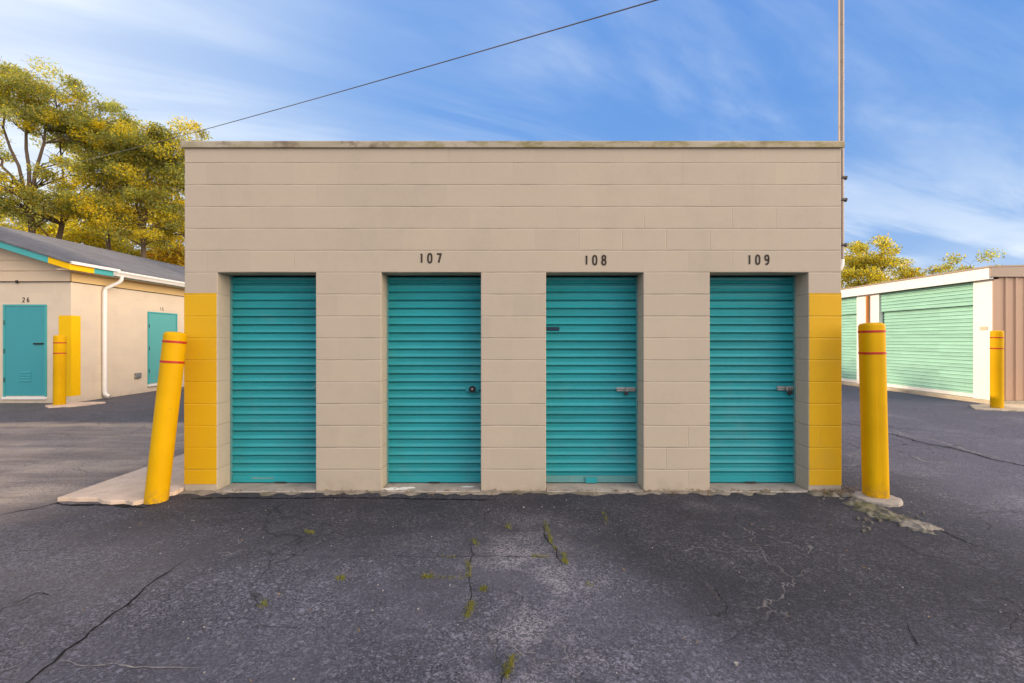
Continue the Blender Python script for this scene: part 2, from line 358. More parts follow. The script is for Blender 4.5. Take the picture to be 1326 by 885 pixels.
def m_asphalt():
    m, t = newmat('old cracked asphalt'); P = t.n('ShaderNodeTexCoord', None, 3); x, y, z = t.xyz(P)
    big = t.noise(P, 0.55, 5, 0.6); med = t.noise(P, 2.4, 6, 0.68); fine = t.noise(P, 58, 4, 0.80); grit = t.noise(P, 170, 2, 0.6)
    col = t.mix(t.ramp(big, 0.38, 0.62), (0.052,0.0515,0.062), (0.098,0.0955,0.112))
    col = t.mix(t.m('MULTIPLY', t.ramp(med, 0.42, 0.66), 0.55), col, (0.125,0.121,0.140))
    # right lane is greyer and paler
    rg = t.m('MULTIPLY', t.ramp(t.m('ADD', x, t.m('MULTIPLY', big, 2.0)), 3.4, 5.4), 0.45)
    col = t.mix(rg, col, (0.195,0.186,0.212))
    # old tan scuffed silty pavement at left, colours warmed in place of sun patches
    lx = t.m('SUBTRACT', t.m('MULTIPLY', x, -1.0), t.m('MULTIPLY', t.m('SUBTRACT', 4.6, y), 0.75))
    lm = t.ramp(t.m('ADD', lx, t.m('MULTIPLY', t.m('SUBTRACT', t.noise(P, 0.9, 4), 0.5), 3.0)), 1.9, 4.4)
    scuff = t.noise(t.scale(P, (0.35, 1.9, 1)), 1.0, 6, 0.68)
    sunlit_silt = t.mix(t.ramp(scuff, 0.36, 0.66), (0.300,0.228,0.180), (0.64,0.49,0.36))
    sunlit_silt = t.mix(t.m('MULTIPLY', t.ramp(t.noise(t.scale(P, (0.5, 3.0, 1)), 1.2, 5, 0.7), 0.60, 0.70), 0.6), sunlit_silt, (0.66,0.52,0.38))
    sunlit_silt = t.mix(t.m('MULTIPLY', t.ramp(t.noise(t.scale(P, (0.7, 3.2, 1)), 0.9, 6, 0.7), 0.60, 0.72), 0.55), sunlit_silt, (0.11,0.088,0.075))
    col = t.mix(t.m('MULTIPLY', lm, 0.92), col, sunlit_silt)
    wl = t.m('MULTIPLY', t.ramp(t.m('ADD', x, t.m('MULTIPLY', t.m('SUBTRACT', t.noise(P, 0.8, 5), 0.5), 2.0)), -1.3, -3.6), t.m('SUBTRACT', 1.0, lm))
    col = t.mix(t.m('MULTIPLY', wl, 0.55), col, (0.215,0.178,0.155))
    sl = t.m('MULTIPLY', t.ramp(t.m('ABSOLUTE', t.m('ADD', t.m('SUBTRACT', y, 7.62), t.m('MULTIPLY', t.m('SUBTRACT', t.noise(P, 1.1, 4), 0.5), 0.7))), 0.22, 0.04), t.ramp(x, -4.0, -6.0))  # pale band stands in for a sunlit streak on the left pavement
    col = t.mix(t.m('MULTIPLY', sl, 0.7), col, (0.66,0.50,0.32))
    # newer black strip laid beside the left building
    ns = t.ramp(t.m('ADD', t.m('ADD', y, t.m('MULTIPLY', t.noise(P, 1.3, 4), 0.5)), t.m('MULTIPLY', t.m('ADD', x, 6.0), -0.02)), 8.05, 8.30)
    ns = t.m('MULTIPLY', ns, t.ramp(x, -2.6, -3.4))
    col = t.mix(t.m('MULTIPLY', ns, 0.94), col, t.mix(t.ramp(med, 0.4, 0.7), (0.075,0.070,0.075), (0.115,0.106,0.11)))
    # darker sealer left along the foot of the block building
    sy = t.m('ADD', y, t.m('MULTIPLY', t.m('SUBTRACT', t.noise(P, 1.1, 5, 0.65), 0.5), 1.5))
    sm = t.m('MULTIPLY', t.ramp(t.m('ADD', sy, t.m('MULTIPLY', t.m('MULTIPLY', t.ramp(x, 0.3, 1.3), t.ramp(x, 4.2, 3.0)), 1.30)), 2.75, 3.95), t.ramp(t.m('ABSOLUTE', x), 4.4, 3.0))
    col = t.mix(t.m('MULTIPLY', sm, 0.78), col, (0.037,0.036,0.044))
    # worn streaks where pale aggregate shows
    wx = t.ramp(t.m('ABSOLUTE', t.m('ADD', t.m('SUBTRACT', x, 0.08), t.m('MULTIPLY', t.m('SUBTRACT', med, 0.5), 1.2))), 0.42, 0.02)
    wy = t.ramp(t.noise(t.scale(P, (1.0, 1.0, 1)), 2.1, 5, 0.65), 0.42, 0.60)
    wear = t.m('MULTIPLY', t.m('MULTIPLY', wx, wy), t.ramp(y, 4.0, 3.2))
    w2 = t.m('MULTIPLY', t.ramp(t.noise(P, 0.8, 6, 0.7), 0.54, 0.74), 0.75)
    wear = t.m('MAXIMUM', wear, t.m('MULTIPLY', w2, t.ramp(x, -2.2, -0.6)))
    # loose pale stones in the binder and dark pits
    v1 = t.n('ShaderNodeTexVoronoi', {'Vector': P, 'Scale': 75.0}, 0)
    stone = t.m('MULTIPLY', t.ramp(v1, 0.30, 0.16), t.ramp(t.noise(P, 26, 2), 0.46, 0.64))
    col = t.mix(t.m('MULTIPLY', stone, 0.50), col, (0.27,0.25,0.26))
    # stone by stone: every bit of aggregate has a tone of its own, two sizes, unevenly exposed
    gm = t.ramp(t.noise(t.add(P, (5,9,0)), 1.6, 6, 0.7), 0.36, 0.62, 0.35, 1.0)
    jit = t.add(P, t.scale(t.n('ShaderNodeVectorMath', {0: t.noise(P, 40, 3, 0.6, 1), 1: (0.5,0.5,0.5)}, operation='SUBTRACT'), (0.014,0.014,0.0)))
    sa = t.n('ShaderNodeSeparateColor', {0: t.n('ShaderNodeTexVoronoi', {'Vector': jit, 'Scale': 125.0}, 1)}, 0)
    sb2 = t.n('ShaderNodeSeparateColor', {0: t.n('ShaderNodeTexVoronoi', {'Vector': jit, 'Scale': 250.0}, 1)}, 0)
    sc3 = t.n('ShaderNodeSeparateColor', {0: t.n('ShaderNodeTexVoronoi', {'Vector': jit, 'Scale': 60.0}, 1)}, 0)
    lite = t.m('ADD', t.m('MULTIPLY', t.m('POWER', sa, 5.0), 0.75), t.m('ADD', t.m('MULTIPLY', t.m('POWER', sb2, 4.0), 0.45), t.m('MULTIPLY', t.m('POWER', sc3, 14.0), 0.8)), clamp=True)
    dark = t.m('ADD', t.m('MULTIPLY', t.m('POWER', t.m('SUBTRACT', 1.0, sa), 3.0), 0.85), t.m('MULTIPLY', t.ramp(fine, 0.46, 0.34), 0.55), clamp=True)
    col = t.mix(t.m('MULTIPLY', dark, t.m('MULTIPLY', gm, 0.92)), col, (0.014,0.0138,0.0175))
    col = t.mix(t.m('MULTIPLY', lite, t.m('MULTIPLY', gm, 0.74)), col, (0.31,0.298,0.335))
    agg = t.m('MULTIPLY', wear, t.m('ADD', 0.10, t.m('MULTIPLY', t.ramp(t.m('ADD', sa, t.m('MULTIPLY', fine, 0.8)), 0.75, 1.15), 0.85)))
    col = t.mix(t.m('MULTIPLY', agg, 0.92), col, (0.40,0.365,0.365))
    foot_dark = t.m('MULTIPLY', sm, 0.46)  # darkens the stones too where the wall-foot mask lies
    col = t.mix(foot_dark, col, (0.012,0.012,0.015))
    col = t.mix(t.m('SUBTRACT', 1.0, lm), col, t.mix(1.0, col, (0.90,0.905,0.985), 'MULTIPLY'))
    # a net of hairline cracks, warped, some filled with pale dust
    wrp = t.n('ShaderNodeVectorMath', {0: t.noise(P, 3.0, 4, 0.6, 1), 1: (0.5,0.5,0.5)}, operation='SUBTRACT')
    wp = t.add(P, t.scale(wrp, (0.45,0.45,0.0)))
    e1 = t.n('ShaderNodeTexVoronoi', {'Vector': wp, 'Scale': 1.15}, 0, feature='DISTANCE_TO_EDGE')
    e2 = t.n('ShaderNodeTexVoronoi', {'Vector': t.add(wp, (3.3,1.7,0)), 'Scale': 3.6}, 0, feature='DISTANCE_TO_EDGE')
    cm = t.ramp(t.noise(P, 0.9, 3), 0.46, 0.60)
    k1 = t.m('MULTIPLY', t.ramp(e1, 0.010, 0.002), cm)
    k2 = t.m('MULTIPLY', t.ramp(e2, 0.022, 0.004), t.ramp(t.noise(P, 0.7, 4), 0.52, 0.62))
    kk = t.m('MAXIMUM', k1, t.m('MULTIPLY', k2, 0.7))
    dust = t.ramp(t.noise(t.add(P, (11,4,0)), 0.75, 3), 0.46, 0.58)
    col = t.mix(t.m('MULTIPLY', kk, t.m('MULTIPLY', dust, 0.42)), col, (0.30,0.28,0.275))
    col = t.mix(t.m('MULTIPLY', kk, t.m('MULTIPLY', t.m('SUBTRACT', 1.0, dust), 0.62)), col, (0.016,0.015,0.017))
    h = t.m('ADD', t.m('ADD', t.m('MULTIPLY', fine, 0.7), t.m('MULTIPLY', sa, 0.45)), t.m('ADD', t.m('MULTIPLY', grit, 0.35), t.m('MULTIPLY', med, 0.9)))
    h = t.m('ADD', h, t.m('MULTIPLY', stone, 0.5))
    h = t.m('SUBTRACT', h, t.m('MULTIPLY', kk, 1.2))
    finish(t, col, t.ramp(med, 0.3, 0.7, 0.72, 0.90), h, 0.9, 0.014, 0.28)
    return m
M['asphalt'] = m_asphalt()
def flatmat(name, a, b, sc, rough=0.9):
    m, t = newmat(name); P = t.n('ShaderNodeTexCoord', None, 3)
    finish(t, t.mix(t.ramp(t.noise(P, sc, 5, 0.7), 0.35, 0.65), a, b), rough, t.noise(P, sc*8, 4), 0.6, 0.02, 0.15)
    return m
M['grass'] = flatmat('dry grass ground', (0.085,0.09,0.03), (0.16,0.13,0.06), 0.6)
M['crack'] = flatmat('crack shadowed fill', (0.008,0.008,0.009), (0.022,0.02,0.02), 20)
M['dust']  = flatmat('pale crack dust', (0.30,0.275,0.26), (0.19,0.175,0.17), 30)
M['weed']  = flatmat('weed blade', (0.17,0.19,0.025), (0.26,0.23,0.04), 20)
M['litter'] = flatmat('dead leaf', (0.15,0.095,0.05), (0.28,0.19,0.10), 30)
M['stone'] = flatmat('pale pebble', (0.45,0.42,0.39), (0.24,0.22,0.21), 40)

# ------------------------------------------------------------------ ground
rng = random.Random(11)
tag(MB().face([(-1500,-1500,-0.05),(1500,-1500,-0.05),(1500,1500,-0.05),(-1500,1500,-0.05)]).build('ground', M['grass']),
    'dry grassy ground around the paved lot', kind='structure')
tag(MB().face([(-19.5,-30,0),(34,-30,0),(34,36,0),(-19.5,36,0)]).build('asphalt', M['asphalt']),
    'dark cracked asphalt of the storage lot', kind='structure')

def ribbon(pts, width, z, jit=0.012, step=0.035, seed=0):
    """a crack: an uneven strip lying along a polyline of ground points, pinched off at its ends"""
    r = random.Random(seed); mb = MB(); P = [Vector((p[0], p[1], 0)) for p in pts]
    dense = []
    for a, b in zip(P, P[1:]):
        n = max(1, int((b-a).length/step))
        dense += [a.lerp(b, i/n) for i in range(n)]
    dense.append(P[-1])
    off = 0; L = []; Rr = []
    for i, p in enumerate(dense):
        d = (dense[min(i+1, len(dense)-1)] - dense[max(i-1, 0)]).normalized(); nrm = Vector((-d.y, d.x, 0))
        off = off*0.75 + r.uniform(-1, 1)*jit
        w = width*r.uniform(0.35, 1.25)*min(1, i/4+0.1, (len(dense)-1-i)/4+0.1)
        q = p + nrm*off
        L.append((q + nrm*w*r.uniform(0.3,0.7)).to_tuple()); Rr.append((q - nrm*w*r.uniform(0.3,0.7)).to_tuple())
    for i in range(len(dense)-1):
        mb.face([(L[i][0],L[i][1],z),(Rr[i][0],Rr[i][1],z),(Rr[i+1][0],Rr[i+1][1],z),(L[i+1][0],L[i+1][1],z)])
    return mb
def crack(px, w, mat='crack', z=0.0035, seed=0, jit=0.012, label=None):
    o = ribbon([g(*p) for p in px], w, z, jit, seed=seed).build('pavement_crack', M[mat])
    tag(o, label or 'dark crack running across the asphalt', kind='structure')
crack([(238,728),(205,752),(165,780),(140,802),(112,826),(86,843),(68,858),(38,884),(10,905)], 0.012, seed=1, jit=0.012)
crack([(66,859),(84,859),(105,866),(132,862),(150,859),(172,867),(205,867),(232,868),(262,870)], 0.007, 'dust', seed=2, jit=0.008)
crack([(232,754),(250,748),(268,741),(285,738)], 0.008, seed=3)
crack([(70,858),(40,880),(18,900)], 0.006, 'dust', 0.006, seed=4, jit=0.01)
crack([(0,668),(30,662),(52,658),(75,651),(84,655)], 0.022, seed=5)
crack([(0,785),(28,778),(48,768),(72,771)], 0.008, seed=6)
crack([(0,716),(35,713),(70,708)], 0.006, seed=7)
crack([(300,721),(350,718),(420,721),(500,720),(560,722),(620,721),(720,722),(800,723)], 0.0032, seed=8, jit=0.004)
crack([(620,720),(660,720),(700,720)], 0.007, 'dust', 0.006, seed=9, jit=0.003)
crack([(606,700),(610,722),(607,744),(613,770),(603,802),(598,815)], 0.006, seed=10)
crack([(704,676),(708,700),(722,720),(732,735)], 0.007, seed=11)
crack([(655,830),(675,845),(690,842),(712,850)], 0.007, 'dust', seed=12)
crack([(665,850),(655,880),(648,900)], 0.009, seed=13)
crack([(1092,547),(1110,551),(1150,561),(1182,570),(1200,575),(1240,582),(1262,588),(1290,596),(1330,605),(1400,622)], 0.030, seed=14, jit=0.02, label='long dark seam crack in the right lane')
crack([(1150,557),(1180,567),(1205,570),(1235,577),(1262,586),(1300,595)], 0.045, 'dust', 0.002, seed=15, jit=0.03, label='pale dust along the seam in the right lane')
crack([(1180,590),(1200,598),(1240,601)], 0.03, 'dust', 0.002, seed=16)
crack([(1150,612),(1180,620),(1215,625)], 0.010, seed=17)
crack([(1190,677),(1228,690),(1262,706),(1300,716)], 0.010, seed=18)
crack([(1170,800),(1190,830),(1205,850)], 0.007, seed=19)
crack([(1298,770),(1312,782),(1330,790)], 0.008, seed=20)
crack([(1120,690),(1160,702),(1200,720),(1240,728)], 0.007, seed=21)

def slab(name, poly, z0, z1, mat, seed=0, jit=0.02, step=0.08, rough=None, bev=0.006):
    """broken slab: outline subdivided and nibbled, thickness z0..z1"""
    r = random.Random(seed); P = [Vector((p[0], p[1])) for p in poly]; out = []
    for i, a in enumerate(P):
        b = P[(i+1) % len(P)]; n = max(1, int((b-a).length/step)); jj = jit if rough is None or i in rough else 0.003
        nr = Vector((-(b-a).y, (b-a).x)).normalized()
        for k in range(n):
            out.append(a.lerp(b, k/n) + nr*r.uniform(-jj, jj))
    return MB().prism([(p.x, p.y) for p in out], 'z', z0, z1).build(name, mat, bevel=bev)
# concrete walk along the left wall of the block building
tag(slab('concrete_walk', [(-3.96,4.05),(-3.6,4.02),(-3.22,3.93),(-3.05,4.20),(-3.05,16),(-3.98,16)], -0.04, 0.035, M['slab'], 3, 0.03, 0.09, (0,1,2)),
    'pale concrete walk along the left wall of the block building', kind='structure')
crack([(75,654),(110,655),(150,654),(185,658),(200,653)], 0.05, seed=23, jit=0.006, z=0.004, label='dark broken gap at the end of the concrete walk')
crack([g0 for g0 in [(246,646),(300,645),(360,646),(430,645),(500,646),(560,647),(640,648)]], 0.025, seed=24, jit=0.006, z=0.004, label='dark gap along the foot of the building')

# ------------------------------------------------------------------ main block building
BX0, BX1, BY, BD, BH = -3.048, 3.048, 4.30, 20.0, 3.20
CX = 0.008
main = empty('storage_building', (CX, BY, 0), 'beige painted block storage building with four teal roll-up doors numbered 107 to 109', 'building')
OPEN = [(-2.743,-1.829), (-1.219,-0.305), (0.305,1.219), (1.829,2.743)]; OH = 2.032; TH = 0.2
OPEN = [(-2.743,-1.829), (-1.222,-0.297), (0.308,1.212), (1.829,2.743)]
mb = MB()
xs = [BX0] + [x for o in OPEN for x in o] + [BX1]
for i in range(len(xs)-1):
    a, b = xs[i], xs[i+1]
    op = i % 2 == 1
    for (z0, z1) in ((-0.1, OH), (OH, BH)):
        if op and z0 < 1: continue
        mb.face([(a,0,z0),(b,0,z0),(b,0,z1),(a,0,z1)])
        mb.face([(b,TH,z0),(a,TH,z0),(a,TH,z1),(b,TH,z1)])
    if op:
        mb.face([(a,0,OH),(a,TH,OH),(b,TH,OH),(b,0,OH)])
        mb.face([(a,0,-0.1),(a,TH,-0.1),(a,TH,OH),(a,0,OH)])
        mb.face([(b,TH,-0.1),(b,0,-0.1),(b,0,OH),(b,TH,OH)])
    mb.face([(a,0,BH),(b,0,BH),(b,TH,BH),(a,TH,BH)])
for x, s in ((BX0, 1), (BX1, -1)):
    for (z0, z1) in ((-0.1, OH), (OH, BH)):
        q = [(x,TH,z0),(x,0,z0),(x,0,z1),(x,TH,z1)]
        mb.face(q if s == 1 else q[::-1])
mb.box(BX0, BX0+TH, TH+0.001, BD, -0.1, BH); mb.box(BX1-TH, BX1, TH+0.001, BD, -0.1, BH)
mb.box(BX0+TH, BX1-TH, BD-TH, BD, -0.1, BH)
mb.build('wall', M['wall'], main, weld=True, bevel=0.006)
MB().box(BX0+TH, BX1-TH, TH+0.01, BD-TH, BH-0.22, BH-0.02).build('roof', M['tantrim'], main)
mb = MB()   # metal coping: a cap with a drip edge turned down over the front and sides
ov = 0.022
mb.prism([(-ov,3.185),(-ov-0.004,3.235),(-ov+0.002,3.246),(TH+0.02,3.246),(TH+0.02,3.203),(-0.003,3.203),(-0.003,3.185)], 'x', BX0-0.018, BX1+0.018)
for s, x in ((-1, BX0), (1, BX1)):
    p = [(x+s*0.018,3.186),(x+s*0.020,3.244),(x-s*0.215,3.244),(x-s*0.215,3.204),(x+s*0.003,3.204),(x+s*0.003,3.186)]
    mb.prism(p, 'y', TH+0.021, BD+0.02)
mb.build('coping', M['coping'], main, bevel=0.003)
# yellow corner paint, wrapped round both corners
for x0, x1, zb, sx in ((BX0-0.0015, OPEN[0][0]-0.006, 0.068, -1), (OPEN[3][1]+0.006, BX1+0.0015, 0.058, 1)):
    mb = MB(); mb.box(x0, x1, -0.0025, 0.0, zb, 1.842)
    xe = BX0 if sx < 0 else BX1
    mb.box(min(xe, xe+sx*0.0025), max(xe, xe+sx*0.0025), 0.0, 0.41, zb, 1.842)
    mb.build('painted_corner', M['yblock'], main, bevel=0.0012)
# door sills and the rough footing under the wall
for k, (a, b) in enumerate(OPEN):
    slab_o = MB().box(a+0.004, b-0.004, -0.03, 0.6, -0.08, 0.012).build('door_sill', M['sill'], main, bevel=0.008)
r = random.Random(15)      # dried white paint spilt on the second sill
a0 = OPEN[1][0]
for cx_, cy_, rr_ in ((a0+0.10, 0.03, 0.085), (a0+0.23, 0.07, 0.05), (a0+0.80, 0.10, 0.045)):
    MB().prism([(cx_+rr_*r.uniform(.6,1.25)*1.4*math.cos(k*0.45), cy_+rr_*r.uniform(.5,1.0)*0.55*math.sin(k*0.45)) for k in range(14)], 'z', 0.0125, 0.0145).build('paint_spill', M['white'], main)
r = random.Random(5); pts = []
xx = BX0
while xx < BX1+0.05:
    pts.append((xx, -0.105 + r.uniform(-0.045, 0.03))); xx += r.uniform(0.03, 0.09)
mb = MB(); n = len(pts)
for i in range(n-1):
    (xa, ya), (xb, yb) = pts[i], pts[i+1]
    za, zb = r.uniform(-0.006, 0.008), r.uniform(-0.006, 0.008)
    if i == 0: zprev = za
    mb.face([(xa,ya,-0.03),(xb,yb,-0.03),(xb,yb+0.02,zb-0.004),(xa,ya+0.02,zprev-0.004)])
    mb.face([(xa,ya+0.02,zprev-0.004),(xb,yb+0.02,zb-0.004),(xb,-0.031,zb+0.004),(xa,-0.031,zprev+0.004)])
    mb.face([(xa,-0.031,zprev+0.004),(xb,-0.031,zb+0.004),(xb,-0.001,zb+0.008),(xa,-0.001,zprev+0.008)])
    zprev = zb
mb.build('footing', M['foot'], main, weld=True, smooth=50)

def curtain(x0, x1, z0, z1, y, pitch, depth=0.020, back=0.030, axis='x'):
    """ribbed steel curtain: flat web, ridge shedding upward, sharp undercut; returns an MB prism"""
    prof = []; z = z1
    while z - pitch > z0 + 0.01:
        prof += [(0.003, z), (-0.002, z-pitch*0.10), (0.0, z-pitch*0.40), (-depth*0.85, z-pitch*0.66), (-depth, z-pitch*0.74), (-depth*0.88, z-pitch*0.80), (0.010, z-pitch*0.84), (0.013, z-pitch*0.87), (0.013, z-pitch*0.935), (0.004, z-pitch*0.975)]
        z -= pitch
    prof += [(0.0, z), (0.0, z0)]
    poly = [(y+a, b) for a, b in prof] + [(y+back, z0), (y+back, z1)]
    return poly
PIT = 0.0795
def roller_door(k, a, b):
    y = 0.222; zt, zb = OH+0.0, 0.085
    mb = MB(); mb.prism(curtain(a+0.012, b-0.012, zb, zt-0.012, y, PIT), 'x', a+0.012, b-0.012)
    d = mb.build('roller_door', M['teal'], main, smooth=25)
    d['label'] = 'teal ribbed roll-up door'
    MB().box(a+0.012, b-0.012, y-0.012, y+0.02, 0.018, 0.084).box(a+0.014, b-0.014, y-0.020, y-0.0125, 0.022, 0.040).build('bottom_rail', M['teal'] if k != 2 else M['tealgrey'], d, bevel=0.003)
    MB().box(a+0.02, b-0.02, y-0.006, y+0.012, 0.004, 0.017).build('weather_strip', M['rubber'], d)
    xm = (a+b)/2 + (0.03, 0.0, 0.0, 0.02)[k]
    MB().box(xm-0.055, xm+0.055, y-0.034, y-0.021, 0.020, (0.03, 0.03, 0.075, 0.032)[k]).build('pull_tab', M['dark'] if k in (0, 1, 3) else M['teal'], d, bevel=0.003)
    if k == 0: MB().box(a+0.20, a+0.42, y-0.0135, y-0.0122, 0.052, 0.072).build('scuff_plate', M['tealgrey'], d)
    # latch: plate, bolt and staple
    zl = (0.945, 0.93, 0.925, 0.935)[k]; xe = b-0.012
    mb = MB()
    if k == 1:
        mb.box(xe-0.15, xe-0.02, y-0.026, y-0.0145, zl-0.025, zl+0.035)
        mb.build('latch', M['teal'], d, bevel=0.003)
    else:
        w = (0.07, 0.17, 0.19, 0.16)[k]
        mb.box(xe-w, xe-0.01, y-0.022, y-0.0145, zl-0.018, zl+0.022)
        mb.tube([(xe-w-0.015, y-0.03, zl+0.010), (xe-0.004, y-0.03, zl+0.004)], 0.006, 8)
        mb.box(xe-w*0.55, xe-w*0.55+0.014, y-0.052, y-0.022, zl-0.016, zl+0.022)
        mb.build('latch', M['steel'], d, bevel=0.0015)
    # guide angles either side
    for gx0 in (a, b-0.011):
        MB().box(gx0, gx0+0.011, y-0.026, y+0.03, 0.006, OH-0.004).build('guide_track', M['tealgrey'], d)
    # near-black sheet behind the curtain, its colour stands in for unlit interior
    MB().box(a+0.002, b-0.002, y+0.04, y+0.06, 0.007, OH).build('dark_backing', M['darkgap'], d)
    return d
doors = [roller_door(k, a, b) for k, (a, b) in enumerate(OPEN)]
MB().box(OPEN[2][0]+0.013, OPEN[2][0]+0.145, 0.200, 0.2065, 1.498, 1.532).build('tape_patch', M['bluepaint'], doors[2], bevel=0.002)

# stencilled numbers
DIG = {'0': [[(.5,1),(.22,.93),(.1,.72),(.1,.28),(.22,.07),(.5,0),(.78,.07),(.9,.28),(.9,.72),(.78,.93),(.5,1)]],
       '1': [[(.45,0),(.45,1.0)], [(.30,.86),(.47,.99)]],
       '2': [[(.1,.74),(.16,.92),(.5,1),(.84,.92),(.88,.70),(.7,.45),(.1,0),(.92,0)]],
       '5': [[(.86,1),(.2,1),(.14,.55),(.5,.62),(.86,.48),(.9,.28),(.76,.05),(.5,0),(.12,.1)]],
       '6': [[(.82,.95),(.5,1),(.2,.86),(.1,.5),(.1,.25),(.26,.04),(.5,0),(.78,.06),(.9,.28),(.78,.5),(.5,.56),(.14,.42)]],
       '7': [[(.06,.97),(.92,.97),(.42,0)]],
       '8': [[(.5,.53),(.18,.62),(.14,.84),(.3,.98),(.5,1),(.7,.98),(.86,.84),(.82,.62),(.5,.53)], [(.5,.52),(.16,.42),(.08,.2),(.26,.02),(.5,0),(.74,.02),(.92,.2),(.84,.42),(.5,.52)]],
       '9': [[(.18,.05),(.5,0),(.8,.14),(.9,.5),(.9,.75),(.74,.96),(.5,1),(.22,.94),(.1,.72),(.22,.5),(.5,.44),(.86,.58)]]}
def number(text, org, right, h, parent, wfac=0.52, gap=0.42, sw=0.19, out=(0,-1,0)):
    """painted digits: thin raised strokes; org = lower left corner, right = direction of reading"""
    rt = Vector(right); up = Vector((0,0,1)); ov = Vector(out); x = 0; layer = 0
    for ch in text:
        mb = MB()
        for st in DIG[ch]:
            P = [Vector((p[0]*h*wfac, p[1]*h)) for p in st]; closed = (P[0]-P[-1]).length < 1e-6; n = len(P); L = []; Rr = []
            for i in range(n):
                a = P[i-1] if i > 0 else (P[-2] if closed else P[0]); b = P[i+1] if i < n-1 else (P[1] if closed else P[-1])
                d1 = (P[i]-a).normalized() if (P[i]-a).length > 1e-9 else (b-P[i]).normalized()
                d2 = (b-P[i]).normalized() if (b-P[i]).length > 1e-9 else d1
                n1 = Vector((-d1.y, d1.x)); n2 = Vector((-d2.y, d2.x)); mt = (n1+n2).normalized()
                k = sw*h/2/max(0.45, mt.dot(n1)); L.append(P[i]+mt*k); Rr.append(P[i]-mt*k)
            layer += 1; e = 0.0022 + layer*0.00012
            T = lambda p: tuple(Vector(org) + rt*(x+p.x) + up*p.y + ov*e)
            for i in range(n-1):
                mb.face([T(L[i]), T(Rr[i]), T(Rr[i+1]), T(L[i+1])])
        mb.build('painted_digit', M['letter'], parent)
        x += h*wfac + h*gap*(0.75 if ch == '1' else 1)
for txt, u, v in (('107', 558.5, 340.5), ('108', 772, 343), ('109', 983, 342.5)):
    X = (u-U0)/F*BY - CX; Z = CAMH + (V0-v)/F*BY
    number(txt, (X-0.108, 0, Z), (1,0,0), 0.083, main, 0.5, 0.52, 0.20)

# locks hang on the latches, so they are things of their own
def padlock(name, loc, label, disc):
    e = empty(name, loc, label, 'padlock')
    if disc:
        MB().tube([(0,0,0),(0,-0.020,0)], 0.033, 24).tube([(0,-0.0201,0),(0,-0.03,0)], [0.026, 0.020], 24).build('lock_body', M['dark'], e, smooth=40)
        MB().tube([(0.001,-0.030,0.004),(0.001,-0.034,0.004)], 0.009, 12).build('keyhole', M['steel'], e)
    else:
        MB().box(-0.021, 0.021, -0.011, 0.011, -0.064, -0.024).build('lock_body', M['dark'], e, bevel=0.005)
        MB().tube([(-0.014,0,-0.026)] + [(0.014*math.cos(a), 0, 0.004+0.014*math.sin(a)) for a in [math.pi*(1-i/8) for i in range(9)]] + [(0.014,0,-0.026)], 0.0038, 8).build('shackle', M['steel'], e, smooth=60)
    return e
padlock('padlock', (OPEN[1][1]-0.095+CX, BY+0.195, 0.93), 'round black disc lock on the roll-up door under number 107', True)
lk = padlock('padlock', (OPEN[3][1]-0.085+CX, BY+0.180, 0.935), 'dark padlock hanging on the latch of the door under number 109', False); lk.rotation_euler = (0, R(-28), 0)
lk = padlock('padlock', (OPEN[2][1]-0.116+CX, BY+0.180, 0.925), 'small dark padlock hanging on the latch of the door under number 108', False); lk.scale = (0.8,0.8,0.8)

# service mast on the right-hand wall, and the cable it carries
mast = empty('service_mast', (3.140, 4.42, 2.12), 'tall weathered metal conduit mast rising above the right corner of the beige block building', 'mast')
MB().tube([(0,0,0.06),(0,0,3.32)], 0.024, 14).build('pole', M['pole'], mast, smooth=50)
MB().tube([(0,0,0.055),(0,0,0.0),(-0.01,0,-0.03),(-0.06,0,-0.05)], 0.026, 12).build('elbow', M['white'], mast, smooth=50)
for z in (0.19, 0.62, 0.83):
    mb = MB(); mb.box(-0.040, 0.040, -0.034, 0.034, z-0.010, z+0.010); mb.box(0.030, 0.052, -0.010, 0.010, z-0.016, z+0.020)
    mb.build('clamp', M['dark'], mast, bevel=0.003)
MB().tube([(0,0,3.321),(0,0,3.42),(-0.02,0,3.50),(-0.09,0,3.50)], [0.045,0.055,0.055,0.04], 14).build('weatherhead', M['pole'], mast, smooth=50)
cp = []
for i in range(49):
    s = -0.002 + 1.402*i/48
    cp.append((3.115-23.2*s, 4.4+15.6*s, 5.578+3.42*(s-.1343)+0.46*(s-.1343)*(s-.459)))
cb = tag(MB().tube(cp, 0.0085, 6).build('overhead_cable', M['cable'], smooth=60), 'thin dark overhead service cable sagging across the sky from the mast', 'cable')
up_ = empty('utility_pole', (cp[-1][0], cp[-1][1]+0.16, 0), 'tall wooden utility pole at the far end of the overhead cable', 'pole')
MB().tube([(0,0,-0.1),(0,0,cp[-1][2]+0.7)], [0.16,0.11], 12).build('post', M['wood'], up_, smooth=50)
MB().box(-0.9, 0.9, -0.165, -0.10, cp[-1][2]+0.25, cp[-1][2]+0.37).build('crossarm', M['wood'], up_, bevel=0.01)

